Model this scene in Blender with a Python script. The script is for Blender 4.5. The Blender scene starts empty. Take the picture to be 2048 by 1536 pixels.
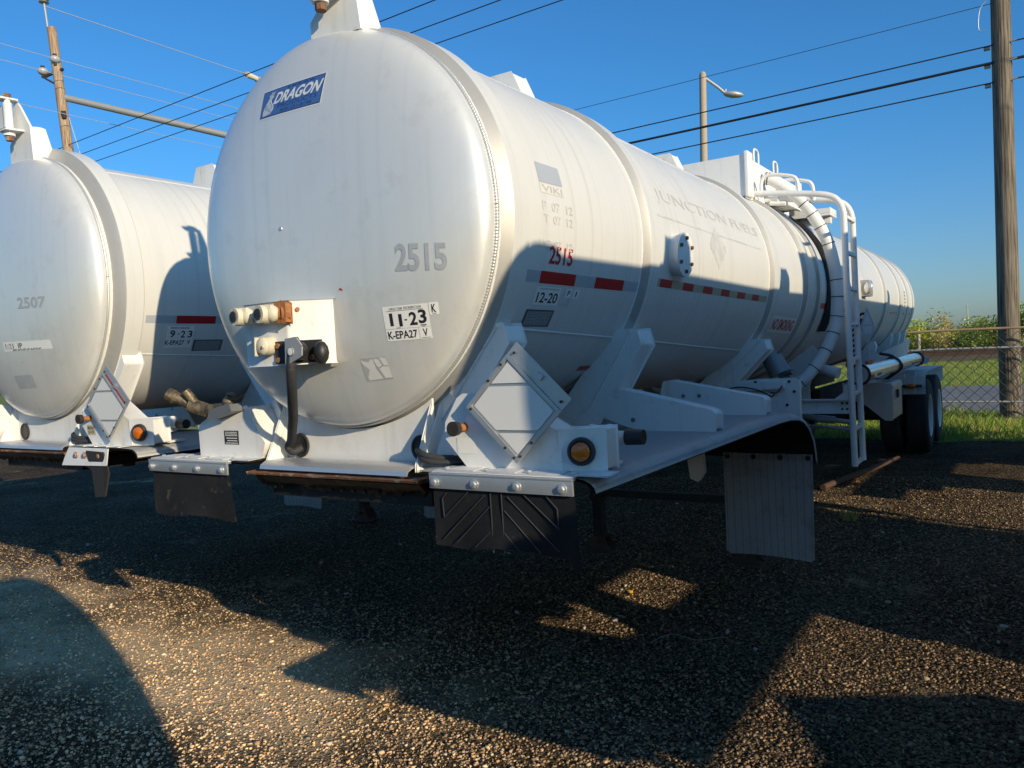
import bpy, bmesh, math, random
import numpy as np
from mathutils import Vector, Matrix
from math import sin, cos, pi, radians

S = bpy.context.scene
COL = S.collection
rng = random.Random(7)
# ------------------------------------------------------------------ camera, sky, sun, exposure
CAM_F, CAM_YAW, CAM_PITCH, CAM_ROLL = 1583.276, 0.583621, -0.037310, -0.053464
CAM_LOC = Vector((2.4795, -2.2711, 1.6876))
_fw = Vector((-sin(CAM_YAW)*cos(CAM_PITCH), cos(CAM_YAW)*cos(CAM_PITCH), sin(CAM_PITCH)))
_r = Vector((cos(CAM_YAW), sin(CAM_YAW), 0)); _u = _r.cross(_fw)
_r2 = _r*cos(CAM_ROLL) + _u*sin(CAM_ROLL); _u2 = -_r*sin(CAM_ROLL) + _u*cos(CAM_ROLL)
cd = bpy.data.cameras.new('camera'); cam = bpy.data.objects.new('camera', cd); COL.objects.link(cam)
cam.matrix_world = Matrix(((_r2.x, _u2.x, -_fw.x, CAM_LOC.x), (_r2.y, _u2.y, -_fw.y, CAM_LOC.y), (_r2.z, _u2.z, -_fw.z, CAM_LOC.z), (0, 0, 0, 1)))
cd.sensor_width = 36; cd.lens = 36*CAM_F/2048; cd.clip_start = 0.05; cd.clip_end = 3000
S.camera = cam
SUN_AZ, SUN_EL = radians(22), radians(17.8)          # azimuth measured from +X towards -Y
sd = Vector((cos(SUN_AZ)*cos(SUN_EL), -sin(SUN_AZ)*cos(SUN_EL), sin(SUN_EL)))
W = bpy.data.worlds.new("World"); S.world = W; W.use_nodes = True
nt = W.node_tree; bg = nt.nodes['Background']
sky = nt.nodes.new('ShaderNodeTexSky'); sky.sky_type = 'NISHITA'; sky.sun_disc = False
sky.sun_elevation = SUN_EL; sky.sun_rotation = pi/2 + SUN_AZ
sky.air_density = 1.0; sky.dust_density = 0.8; sky.ozone_density = 3.0; sky.altitude = 0
tintn = nt.nodes.new('ShaderNodeMix'); tintn.data_type = 'RGBA'; tintn.blend_type = 'MULTIPLY'; tintn.inputs[0].default_value = 1; tintn.inputs[7].default_value = (.46, 1.16, 1.66, 1)
wtc = nt.nodes.new('ShaderNodeTexCoord'); wsp = nt.nodes.new('ShaderNodeSeparateXYZ'); nt.links.new(wtc.outputs['Generated'], wsp.inputs[0])
wmr = nt.nodes.new('ShaderNodeMapRange'); wmr.interpolation_type = 'SMOOTHSTEP'; wmr.inputs[1].default_value = -.02; wmr.inputs[2].default_value = .30; nt.links.new(wsp.outputs[2], wmr.inputs[0])
wmx = nt.nodes.new('ShaderNodeMix'); wmx.data_type = 'RGBA'; nt.links.new(wmr.outputs[0], wmx.inputs[0]); wmx.inputs[6].default_value = (.80, 1.02, 1.32, 1); wmx.inputs[7].default_value = (.46, 1.16, 1.66, 1)
nt.links.new(wmx.outputs[2], tintn.inputs[7]); nt.links.new(sky.outputs[0], tintn.inputs[6]); nt.links.new(tintn.outputs[2], bg.inputs[0]); bg.inputs[1].default_value = 0.092
sl = bpy.data.lights.new('sun', 'SUN'); sl.energy = 4.5; sl.angle = radians(0.5); sl.color = (1.0, 0.84, 0.59)
so = bpy.data.objects.new('sun', sl); COL.objects.link(so); so.rotation_euler = sd.to_track_quat('Z', 'Y').to_euler(); so.location = (30, -12, 14)
S.view_settings.view_transform = 'Standard'; S.view_settings.look = 'None'; S.view_settings.gamma = 1; S.view_settings.exposure = 0.1
S.cycles.max_bounces = 8

# ------------------------------------------------------------------ materials
MATS = {}
def mat(name, col, rough=0.5, metal=0.0, noise=None, bump=0.0, bscale=60, coat=0.0, spec=0.5, streak=None, emit=None):
    """noise=(scale, amount, colour2): blotches of a second colour; streak: vertical run-off marks"""
    m = bpy.data.materials.new(name); m.use_nodes = True; MATS[name] = m
    n = m.node_tree; b = n.nodes['Principled BSDF']
    b.inputs['Base Color'].default_value = (*col, 1); b.inputs['Roughness'].default_value = rough; b.inputs['Metallic'].default_value = metal
    b.inputs['Specular IOR Level'].default_value = spec
    if coat: b.inputs['Coat Weight'].default_value = coat; b.inputs['Coat Roughness'].default_value = 0.15
    tc = n.nodes.new('ShaderNodeTexCoord'); last = None
    def mixc(fac, a, c2):
        mx = n.nodes.new('ShaderNodeMix'); mx.data_type = 'RGBA'; n.links.new(fac, mx.inputs[0])
        if isinstance(a, tuple): mx.inputs[6].default_value = (*a, 1)
        else: n.links.new(a, mx.inputs[6])
        mx.inputs[7].default_value = (*c2, 1); return mx.outputs[2]
    def ramp(src, lo, hi, amt):
        r = n.nodes.new('ShaderNodeMapRange'); r.inputs[1].default_value = lo; r.inputs[2].default_value = hi; r.inputs[4].default_value = amt
        r.interpolation_type = 'SMOOTHSTEP'; n.links.new(src, r.inputs[0]); return r.outputs[0]
    cur = tuple(col)
    for nz in (noise if isinstance(noise, list) else [noise] if noise else []):
        sc, lo, hi, amt, c2 = nz
        t = n.nodes.new('ShaderNodeTexNoise'); t.inputs['Scale'].default_value = sc; t.inputs['Detail'].default_value = 7; t.inputs['Roughness'].default_value = 0.65
        n.links.new(tc.outputs['Object'], t.inputs['Vector']); cur = mixc(ramp(t.outputs[0], lo, hi, amt), cur, c2)
    for st_ in (streak if isinstance(streak, list) else [streak] if streak else []):
        fy, fz, lo, hi, amt, c2 = st_[:6]; fx = st_[6] if len(st_) > 6 else fz
        mp = n.nodes.new('ShaderNodeMapping'); mp.inputs['Scale'].default_value = (fx, fy, fz); n.links.new(tc.outputs['Object'], mp.inputs[0])
        t = n.nodes.new('ShaderNodeTexNoise'); t.inputs['Scale'].default_value = 1; t.inputs['Detail'].default_value = 5; n.links.new(mp.outputs[0], t.inputs['Vector'])
        cur = mixc(ramp(t.outputs[0], lo, hi, amt), cur, c2)
    if not isinstance(cur, tuple): n.links.new(cur, b.inputs['Base Color'])
    if noise or streak:
        t = n.nodes.new('ShaderNodeTexNoise'); t.inputs['Scale'].default_value = 9; t.inputs['Detail'].default_value = 6; n.links.new(tc.outputs['Object'], t.inputs['Vector'])
        r = n.nodes.new('ShaderNodeMapRange'); r.inputs[3].default_value = max(0.05, rough-0.09); r.inputs[4].default_value = min(1, rough+0.12); n.links.new(t.outputs[0], r.inputs[0]); n.links.new(r.outputs[0], b.inputs['Roughness'])
    if bump:
        t = n.nodes.new('ShaderNodeTexNoise'); t.inputs['Scale'].default_value = bscale; t.inputs['Detail'].default_value = 6; n.links.new(tc.outputs['Object'], t.inputs['Vector'])
        bp = n.nodes.new('ShaderNodeBump'); bp.inputs['Strength'].default_value = bump; bp.inputs['Distance'].default_value = 0.01
        n.links.new(t.outputs[0], bp.inputs['Height']); n.links.new(bp.outputs[0], b.inputs['Normal'])
    return m
DIRT = (0.33, 0.29, 0.23)
shellm = mat('painted_tank', (0.68, 0.67, 0.63), 0.36, 0.0, noise=[(1.1, .45, .75, .30, (0.56, 0.56, 0.54)), (6, .55, .75, .16, (0.50, 0.48, 0.44)), (55, .70, .76, .35, (0.40, 0.37, 0.33))], streak=[(30, .45, .50, .74, .34, (0.47, 0.44, 0.385)), (9, .35, .55, .75, .22, (0.55, 0.53, 0.49))], bump=0.06, bscale=1.8, coat=0.15)
headm = mat('dull_aluminium', (0.79, 0.78, 0.735), 0.31, 0.32, noise=[(1.7, .45, .72, .40, (0.67, 0.665, 0.64)), (6.5, .54, .68, .28, (0.58, 0.565, 0.52)), (60, .71, .77, .4, (0.45, 0.42, 0.37))], streak=[(2, .5, .50, .74, .28, (0.63, 0.62, 0.58), 22), (2, .35, .52, .75, .22, (0.60, 0.59, 0.55), 6)], bump=0.05, bscale=2.5, coat=0.45)
ringm = mat('bare_ring', (0.44, 0.425, 0.395), 0.45, 0.35, noise=[(14, .5, .75, .4, (0.35, 0.33, 0.30))])
white = mat('white_paint', (0.79, 0.78, 0.75), 0.42, 0.0, noise=[(2.5, .48, .72, .42, (0.56, 0.53, 0.47)), (11, .58, .70, .35, (0.46, 0.41, 0.34)), (45, .66, .72, .6, (0.36, 0.29, 0.22))], streak=[(18, 1.2, .55, .75, .3, (0.50, 0.46, 0.40), 18)], bump=0.04, bscale=40)
whitec = mat('clean_white', (0.78, 0.77, 0.74), 0.35, 0.0, noise=[(6, .55, .8, .2, (0.6, 0.58, 0.54))])
alu = mat('aluminium', (0.62, 0.62, 0.62), 0.38, 0.7, noise=[(22, .5, .8, .35, (0.42, 0.41, 0.40))], bump=0.03, bscale=90)
weldm = mat('weld', (0.68, 0.66, 0.62), 0.32, 0.55, noise=[(40, .5, .8, .3, (0.5, 0.46, 0.4))])
chrome = mat('polished_tube', (0.78, 0.78, 0.77), 0.16, 0.85, noise=[(5, .55, .8, .2, (0.5, 0.5, 0.48))])
rubber = mat('rubber', (0.030, 0.031, 0.034), 0.62, noise=[(7, .5, .8, .4, (0.075, 0.072, 0.068)), (38, .66, .72, .5, (0.16, 0.14, 0.11))], bump=0.15, bscale=35)
rubberworn = mat('worn_rubber', (0.040, 0.040, 0.042), 0.65, noise=[(5, .5, .72, .7, (0.10, 0.085, 0.065)), (19, .58, .68, .75, (0.24, 0.19, 0.13))], bump=0.25, bscale=28)
flapm = mat('grey_flap', (0.82, 0.81, 0.80), 0.5, 0.05, noise=[(6, .5, .8, .5, (0.17, 0.165, 0.16)), (40, .62, .7, .5, (0.10, 0.09, 0.08))])
tyre = mat('tyre', (0.022, 0.022, 0.023), 0.75, noise=[(12, .5, .8, .5, (0.06, 0.055, 0.05))], bump=0.2, bscale=40)
black = mat('black_plastic', (0.017, 0.017, 0.018), 0.45, noise=[(30, .55, .8, .4, (0.05, 0.045, 0.04))])
grease = mat('grease', (0.012, 0.011, 0.010), 0.55, noise=[(18, .6, .68, .8, (0.11, 0.05, 0.02)), (55, .66, .7, .6, (0.22, 0.21, 0.2))], bump=0.6, bscale=25)
darksteel = mat('dark_steel', (0.035, 0.031, 0.028), 0.7, 0.2, noise=[(9, .5, .7, .7, (0.085, 0.045, 0.025))], bump=0.2, bscale=30)
rust = mat('rust', (0.19, 0.085, 0.04), 0.8, noise=[(9, .45, .6, .8, (0.15, 0.07, 0.04)), (24, .52, .62, .8, (0.38, 0.33, 0.27))], bump=0.4, bscale=60)
rustorange = mat('rusty_fitting', (0.38, 0.15, 0.05), 0.75, noise=[(25, .5, .65, .6, (0.20, 0.08, 0.03))], bump=0.4, bscale=80)
rustpipe = mat('rusty_pipe', (0.075, 0.04, 0.026), 0.8, noise=[(14, .5, .7, .6, (0.12, 0.06, 0.035))], bump=0.3, bscale=40)
cream = mat('cream_paint', (0.66, 0.60, 0.46), 0.5, noise=[(18, .55, .68, .7, (0.38, 0.26, 0.16))], bump=0.1, bscale=60)
galv = mat('galvanised', (0.42, 0.42, 0.41), 0.5, 0.45, noise=[(10, .5, .8, .4, (0.3, 0.29, 0.28))])
galvrust = mat('rusty_rail', (0.34, 0.24, 0.15), 0.7, 0.1, noise=[(3, .45, .65, .7, (0.25, 0.13, 0.07))])
fencew = mat('fence_wire', (0.05, 0.047, 0.042), 0.6, 0.4)
amber = mat('amber_lens', (0.60, 0.15, 0.008), 0.2, noise=[(60, .45, .6, .5, (0.38, 0.08, 0.005))], coat=0.5)
brass = mat('old_brass', (0.22, 0.17, 0.10), 0.5, 0.4, noise=[(22, .42, .58, .85, (0.06, 0.052, 0.04))], bump=0.3, bscale=50)
wood = mat('weathered_wood', (0.40, 0.28, 0.17), 0.85, noise=[(4, .5, .75, .5, (0.26, 0.19, 0.13))], bump=0.3, bscale=20)
tan = mat('tan_pole', (0.40, 0.33, 0.25), 0.75, noise=[(4, .5, .8, .3, (0.3, 0.26, 0.21))])
porcelain = mat('porcelain', (0.42, 0.42, 0.42), 0.25, coat=0.4)
wirem = mat('dark_wire', (0.02, 0.02, 0.022), 0.6)
wirel = mat('bare_wire', (0.62, 0.66, 0.70), 0.3, 0.5)
redm = mat('red_vinyl', (0.46, 0.010, 0.014), 0.35, noise=[(20, .6, .8, .25, (0.3, 0.02, 0.02))])
tapew = mat('silver_tape', (0.44, 0.48, 0.52), 0.35, 0.1, noise=[(30, .5, .8, .3, (0.42, 0.44, 0.46))])
tapey = mat('aged_tape', (0.40, 0.38, 0.26), 0.4, noise=[(24, .5, .8, .4, (0.3, 0.27, 0.2))])
tapeo = mat('orange_tape', (0.55, 0.13, 0.015), 0.4, noise=[(24, .5, .8, .4, (0.4, 0.18, 0.05))])
stick = mat('white_sticker', (0.84, 0.82, 0.76), 0.4, noise=[(12, .55, .8, .2, (0.62, 0.58, 0.5))])
stickold = mat('old_sticker', (0.68, 0.66, 0.60), 0.5, noise=[(12, .5, .75, .35, (0.5, 0.48, 0.43))])
tanst = mat('tan_sticker', (0.55, 0.49, 0.33), 0.5)
ink = mat('black_ink', (0.022, 0.02, 0.024), 0.45)
greyink = mat('faded_grey', (0.45, 0.44, 0.42), 0.42, noise=[(14, .45, .7, .5, (0.55, 0.54, 0.51))])
ghost = mat('ghost_lettering', (0.545, 0.537, 0.51), 0.40, noise=[(9, .40, .58, .8, (0.655, 0.645, 0.605))])
ghosthead = mat('ghost_on_metal', (0.54, 0.535, 0.52), 0.4, 0.35, noise=[(11, .42, .62, .7, (0.62, 0.615, 0.59))])
greyst = mat('grey_sticker', (0.40, 0.43, 0.47), 0.45)
platem = mat('data_plate', (0.22, 0.225, 0.23), 0.45, 0.4, noise=[(20, .5, .8, .4, (0.15, 0.15, 0.15))])
bluem = mat('blue_decal', (0.055, 0.135, 0.36), 0.4, noise=[(10, .5, .8, .3, (0.08, 0.17, 0.36))])
navy = mat('navy_decal', (0.018, 0.045, 0.17), 0.4)
palewh = mat('decal_white', (0.72, 0.73, 0.72), 0.4)
paleem = mat('decal_emblem', (0.50, 0.53, 0.58), 0.4, noise=[(60, .45, .6, .7, (0.2, 0.27, 0.42))])
lampglass = mat('lamp_glass', (0.75, 0.74, 0.7), 0.08, 0.6)
yellowm = mat('yellow_plastic', (0.70, 0.40, 0.01), 0.4)

# ------------------------------------------------------------------ mesh helpers
def B(): return bmesh.new()
def obj(name, bm, m, parent=None, bevel=0, smooth=35, label=None, split=True):
    if split and name in SPLIT and parent is not None: return split_obj(name, bm, m, parent, bevel, smooth, label)
    if bevel:
        bmesh.ops.remove_doubles(bm, verts=bm.verts, dist=1e-5)
        es = [e for e in bm.edges if len(e.link_faces) == 2 and e.calc_face_angle(0) > radians(30)]
        bmesh.ops.bevel(bm, geom=es, offset=bevel, segments=2, profile=0.7, affect='EDGES', clamp_overlap=True)
    bmesh.ops.recalc_face_normals(bm, faces=bm.faces)
    me = bpy.data.meshes.new(name); bm.to_mesh(me); bm.free()
    for mm in (m if isinstance(m, (list, tuple)) else [m]): me.materials.append(mm)
    if smooth:
        me.polygons.foreach_set('use_smooth', [True]*len(me.polygons)); me.set_sharp_from_angle(angle=radians(smooth))
    o = bpy.data.objects.new(name, me); COL.objects.link(o)
    if parent: o.parent = parent
    if label: o['label'] = label
    return o
SPLIT = {'gusset', 'cable_hole', 'hinge_tab', 'hose_clamp', 'lifting_loop', 'dam_corner_post', 'grab_handle', 'flap_bolt', 'plate_bolt', 'cover_bolt', 'placard_screw', 'drain_hole', 'placard_leaf', 'placard_rail', 'tube_strap', 'fender_bead', 'frame_rail', 'cable', 'insulator', 'axle', 'side_skirt', 'weld_seam', 'flap_rib', 'foot', 'rear_support', 'step_tray', 'socket_bolt', 'pole_hardware', 'drain_pipe', 'reflective_tape', 'crank_bracket', 'fitting_clamp', 'bar_bolt'}
def islands(bm):
    bm.verts.ensure_lookup_table(); bm.verts.index_update(); seen = set(); out = []
    for v in bm.verts:
        if v.index in seen: continue
        st = [v]; seen.add(v.index); comp = []
        while st:
            q = st.pop(); comp.append(q.index)
            for e in q.link_edges:
                w = e.other_vert(q)
                if w.index not in seen: seen.add(w.index); st.append(w)
        out.append(comp)
    return out
def split_obj(name, bm, m, parent, bevel, smooth, label):
    comps = islands(bm)
    bb = []
    for c in comps:
        co = np.array([bm.verts[i].co[:] for i in c]); bb.append([co.min(0)-.0015, co.max(0)+.0015, list(c)])
    merged = True
    while merged:
        merged = False
        for i in range(len(bb)):
            for j in range(i+1, len(bb)):
                if (bb[i][0] <= bb[j][1]).all() and (bb[j][0] <= bb[i][1]).all():
                    bb[i] = [np.minimum(bb[i][0], bb[j][0]), np.maximum(bb[i][1], bb[j][1]), bb[i][2]+bb[j][2]]; del bb[j]; merged = True; break
            if merged: break
    for _, _, keep in bb:
        ks = set(keep); b2 = bm.copy(); b2.verts.ensure_lookup_table(); bmesh.ops.delete(b2, geom=[v for v in b2.verts if v.index not in ks], context='VERTS'); o = obj(name, b2, m, parent, bevel, smooth, label, False)
    bm.free(); return o
def thing(name, label, cat, loc=(0, 0, 0), group=None):
    o = bpy.data.objects.new(name, None); COL.objects.link(o); o.location = loc; o.empty_display_size = .3
    return tag(o, label, cat, group)
def tag(o, label, cat, group=None):
    o['label'] = label; o['category'] = cat
    if group: o['group'] = group
    return o
def struct(o): o['kind'] = 'structure'; return o
def box(bm, x0, x1, y0, y1, z0, z1, mi=0):
    vs = [bm.verts.new((x, y, z)) for x in (x0, x1) for y in (y0, y1) for z in (z0, z1)]
    for f in ((0, 1, 3, 2), (4, 6, 7, 5), (0, 4, 5, 1), (2, 3, 7, 6), (0, 2, 6, 4), (1, 5, 7, 3)):
        bm.faces.new([vs[i] for i in f]).material_index = mi
def prism(bm, pts, vec, mi=0):
    vec = Vector(vec); a = [bm.verts.new(p) for p in pts]; b = [bm.verts.new(Vector(p)+vec) for p in pts]; n = len(pts)
    bm.faces.new(a).material_index = mi; bm.faces.new(b[::-1]).material_index = mi
    for i in range(n): bm.faces.new((a[i], a[(i+1) % n], b[(i+1) % n], b[i])).material_index = mi
def frame(d):
    d = d.normalized(); a = Vector((0, 0, 1)) if abs(d.z) < .9 else Vector((1, 0, 0)); u = d.cross(a).normalized(); return u, d.cross(u)
def tube(bm, pts, r, seg=10, caps=True, mi=0):
    pts = [Vector(p) for p in pts]; rs = r if isinstance(r, (list, tuple)) else [r]*len(pts); rings = []; pu = None
    for i, p in enumerate(pts):
        d = (pts[min(i+1, len(pts)-1)]-pts[max(i-1, 0)]).normalized()
        if pu is None: u, v = frame(d)
        else:
            u = (pu-d*pu.dot(d)).normalized(); v = d.cross(u)
        pu = u
        rings.append([bm.verts.new(p+(u*cos(t)+v*sin(t))*rs[i]) for t in [2*pi*k/seg for k in range(seg)]])
    for a, b in zip(rings, rings[1:]):
        for k in range(seg): bm.faces.new((a[k], a[(k+1) % seg], b[(k+1) % seg], b[k])).material_index = mi
    if caps: bm.faces.new(rings[0][::-1]).material_index = mi; bm.faces.new(rings[-1]).material_index = mi
def cyl(bm, p0, p1, r0, r1=None, seg=20, mi=0): tube(bm, [p0, p1], [r0, r0 if r1 is None else r1], seg, True, mi)
def lathe(bm, prof, c=(0, 0, 0), seg=128, t0=0, t1=2*pi, mi=0):
    """prof: list of (y, r, cz) revolved about an axis along Y through (c.x, -, cz)"""
    full = abs(t1-t0-2*pi) < 1e-6; n = seg if full else seg+1; rows = []
    for (y, r, cz) in prof:
        if r < 1e-6: rows.append([bm.verts.new((c[0], c[1]+y, cz))]); continue
        rows.append([bm.verts.new((c[0]+r*cos(t0+(t1-t0)*k/seg), c[1]+y, cz+r*sin(t0+(t1-t0)*k/seg))) for k in range(n)])
    for a, b in zip(rows, rows[1:]):
        for k in range(seg):
            k2 = (k+1) % n if full else k+1
            if len(a) == 1: bm.faces.new((a[0], b[k], b[k2])).material_index = mi
            elif len(b) == 1: bm.faces.new((a[k], b[0], a[k2])).material_index = mi
            else: bm.faces.new((a[k], b[k], b[k2], a[k2])).material_index = mi
def ball(bm, c, r, seg=10, sc=(1, 1, 1), mi=0):
    g = bmesh.ops.create_uvsphere(bm, u_segments=seg, v_segments=max(5, seg//2), radius=r)
    for v in g['verts']: v.co = Vector((v.co.x*sc[0], v.co.y*sc[1], v.co.z*sc[2]))+Vector(c)
    for v in g['verts']:
        for f in v.link_faces: f.material_index = mi
def smoothpath(pts, n=6):
    pts = [Vector(p) for p in pts]; out = []
    for i in range(len(pts)-1):
        p0, p1, p2, p3 = pts[max(i-1, 0)], pts[i], pts[i+1], pts[min(i+2, len(pts)-1)]
        for k in range(n):
            t = k/n; out.append(0.5*((2*p1)+(p2-p0)*t+(2*p0-5*p1+4*p2-p3)*t*t+(3*p1-p0-3*p2+p3)*t**3))
    return out+[pts[-1]]
def hexbolt(bm, p, n, r=.012, h=.009, mi=0, washer=None):
    p = Vector(p); n = Vector(n).normalized()
    if washer: cyl(bm, p, p+n*.003, washer, seg=14, mi=mi)
    cyl(bm, p, p+n*h, r, r*.92, seg=6, mi=mi)

# ------------------------------------------------------------------ tank geometry functions (trailer axis runs along +Y)
def interp(t, tab):
    for (a, va), (b, vb) in zip(tab, tab[1:]):
        if t <= b: return va+(vb-va)*max(0, (t-a))/(b-a)
    return tab[-1][1]
R_TAB = [(.17, .828), (1.2, .834), (3.9, .838), (5.2, .862), (6.3, .882), (9.5, .872), (12.35, .858)]
C_TAB = [(.17, 2.247), (1.5, 2.243), (3.9, 2.205), (5.2, 2.18), (7, 2.17), (10, 2.19), (12.35, 2.2)]
def tR(y): return interp(y, R_TAB)
def tC(y): return interp(y, C_TAB)
HEAD_D, HEAD_P = .155, 2.7
def head_y(x, z):
    q = min(1, math.hypot(x, z-2.247)/.828); return .185-HEAD_D*(1-q**HEAD_P)**(1/HEAD_P)
def on_shell(th, y, off=.003):
    t = radians(th); r = tR(y)+off*.4; return Vector((r*cos(t), y, tC(y)+r*sin(t)))
def on_head(x, z, off=.003): return Vector((x, head_y(x, z)-off*.45, z))
def quadmap(c, fn):
    """c: corners TL TR BR BL in the surface's own two coordinates -> map(u, v, off), v up"""
    def f(u, v, off):
        a = [c[3][i]*(1-u)*(1-v)+c[2][i]*u*(1-v)+c[1][i]*u*v+c[0][i]*(1-u)*v for i in (0, 1)]
        return fn(a[0], a[1], off)
    return f
def rect(c0, c1, fn, swap=False):
    """axis-aligned rectangle: c0 top-left, c1 bottom-right"""
    return quadmap([(c0[0], c0[1]), (c0[0], c1[1]), (c1[0], c1[1]), (c1[0], c0[1])] if swap else [(c0[0], c0[1]), (c1[0], c0[1]), (c1[0], c1[1]), (c0[0], c1[1])], fn)
def patch(bm, mp, u0=0, u1=1, v0=0, v1=1, off=.003, n=6, m=6, mi=0, thick=.0):
    g = [[bm.verts.new(mp(u0+(u1-u0)*i/n, v0+(v1-v0)*j/m, off)) for i in range(n+1)] for j in range(m+1)]
    for j in range(m):
        for i in range(n): bm.faces.new((g[j][i], g[j][i+1], g[j+1][i+1], g[j+1][i])).material_index = mi
def polypatch(bm, mp, pts, off=.003, mi=0):
    bm.faces.new([bm.verts.new(mp(u, v, off)) for u, v in pts]).material_index = mi
_TXT = {}
def text_mesh(s, bold):
    k = (s, bold)
    if k in _TXT: return _TXT[k]
    cu = bpy.data.curves.new('t', 'FONT'); cu.body = s; cu.resolution_u = 3; cu.offset = bold; cu.space_character = 1.0
    o = bpy.data.objects.new('t', cu); COL.objects.link(o); bpy.context.view_layer.update()
    me = o.evaluated_get(bpy.context.evaluated_depsgraph_get()).to_mesh()
    v = [(p.co.x, p.co.y) for p in me.vertices]; f = [tuple(p.vertices) for p in me.polygons]
    o.evaluated_get(bpy.context.evaluated_depsgraph_get()).to_mesh_clear()
    bpy.data.objects.remove(o); bpy.data.curves.remove(cu)
    xs = [a for a, _ in v]; x0, x1 = min(xs), max(xs); ys = [b for _, b in v]; y0, y1 = min(ys), max(ys)
    _TXT[k] = ([((a-x0)/(x1-x0), (b-y0)/(y1-y0)) for a, b in v], f); return _TXT[k]
def text(bm, s, mp, u0=0, u1=1, v0=0, v1=1, off=.0045, bold=.012, cuts=4, mi=0, shear=0):
    v, f = text_mesh(s, bold); b2 = bmesh.new(); vs = [b2.verts.new((a, c, 0)) for a, c in v]
    for q in f:
        try: b2.faces.new([vs[i] for i in q])
        except ValueError: pass
    for k in range(1, cuts):
        bmesh.ops.bisect_plane(b2, geom=b2.verts[:]+b2.edges[:]+b2.faces[:], plane_co=(0, k/cuts, 0), plane_no=(0, 1, 0))
    b2.verts.index_update(); new = []
    for q in b2.verts:
        a, c = q.co.x, q.co.y; u = u0+(u1-u0)*a+shear*(c-.5); w = v0+(v1-v0)*c; new.append(bm.verts.new(mp(u, w, off)))
    for q in b2.faces: bm.faces.new([new[x.index] for x in q.verts]).material_index = mi
    b2.free()
def decal(name, mats, parent, build, label=None):
    bm = B(); build(bm); return obj(name, bm, mats, parent, smooth=60, label=label)
def lines(bm, mp, rows, u0, u1, v0, v1, off, mi, seed=1):
    """unreadable small print: rows of short dashes"""
    r = random.Random(seed)
    for k in range(rows):
        vv = v1-(v1-v0)*(k+.5)/rows; h = (v1-v0)/rows*.26; u = u0
        while u < u1-.03:
            w = r.uniform(.03, .11); patch(bm, mp, u, min(u1, u+w), vv-h, vv+h, off, 1, 1, mi); u += w+.022

# ------------------------------------------------------------------ trailer parts
def make_tank(root, left=False):
    bm = B(); N = 110
    prof = [(.185+(12.35-.185)*k/N, tR(.185+(12.35-.185)*k/N), tC(.185+(12.35-.185)*k/N)) for k in range(N+1)]
    lathe(bm, prof, seg=144); shell = obj('tank_shell', bm, shellm, root, smooth=50)
    bm = B(); prof = []
    for k in range(73):
        q = (sin(k/72*pi/2))**.8 if k < 72 else 1; prof.append((.185-HEAD_D*(1-q**HEAD_P)**(1/HEAD_P), .828*q, 2.247))
    lathe(bm, prof, seg=144); head = obj('tank_head', bm, headm, root, smooth=80)
    bm = B(); prof = []
    for k in range(25):
        q = sin(k/24*pi/2); prof.append((12.35+.2*(1-q**2.3)**(1/2.3), tR(12.35)*q, tC(12.35)))
    lathe(bm, prof, seg=96); obj('rear_tank_head', bm, headm, root, smooth=80)
    # weld beads: row-of-dimes ripple round the head joint, thinner along the shell
    bm = B(); n = 1300; pts = []; rs = []
    for k in range(n+1):
        t = 2*pi*k/n; rr = .0065+.0028*abs(sin(k*pi/3)); pts.append((.8305*cos(t), .187, 2.247+.8305*sin(t))); rs.append(rr)
    tube(bm, pts, rs, 6, False); obj('weld_seam', bm, weldm, head, smooth=80)
    bm = B()
    for (ya, yb, ta, tb) in ((.43, 1.52, -33, -36.8), (1.68, 3.83, -37.3, -44.5), (3.99, 4.86, -45, -47.5), (7.3, 9.0, -23.5, -22.5), (9.2, 12.2, -22, -21)):
        tube(bm, [on_shell(ta+(tb-ta)*k/20, ya+(yb-ya)*k/20, 0) for k in range(21)], .005, 6)
    for (ya, yb, th) in ((.43, 1.52, 62), (1.68, 3.83, 50), (3.99, 4.86, 50)):
        tube(bm, [on_shell(th, ya+(yb-ya)*k/20, 0) for k in range(21)], .004, 6)
    obj('weld_seam', bm, shellm, shell)
    for y, w, hgt in ((.212, .20, .034), (1.49, .21, .03), (3.80, .22, .03), (4.78, .22, .03), (5.22, .16, .025), (9.02, .20, .024), (10.45, .20, .024), (11.3, .18, .022), (11.95, .18, .022)):
        bm = B(); a, b_ = y, y+w
        if left and y < .3: hgt = .072
        fp = [(a, tR(a)-.004, tC(a)), (a+.003, tR(a)+.004, tC(a)), (a+.042, tR(a)+hgt-.004, tC(a)), (a+.047, tR(a)+hgt, tC(a))]
        bp = [(a+.047, tR(a)+hgt, tC(a)), (b_-.045, tR(b_)+hgt, tC(b_)), (b_-.04, tR(b_)+hgt-.003, tC(b_)), (b_, tR(b_)+.003, tC(b_)), (b_+.002, tR(b_)-.004, tC(b_))]
        lathe(bm, fp, seg=144, mi=1); lathe(bm, bp, seg=144, mi=0); obj('stiffener_ring', bm, [shellm, ringm], root, smooth=25)
        bm = B(); n = 500          # thin rough weld at the foot of the ring's front face
        tube(bm, [((tR(a)+.001)*cos(2*pi*k/n), a-.001, tC(a)+(tR(a)+.001)*sin(2*pi*k/n)) for k in range(n+1)], [.0036+.0018*rng.random() for _ in range(n+1)], 5, False)
        obj('ring_weld', bm, whitec, root, smooth=80)
    return shell, head

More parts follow.
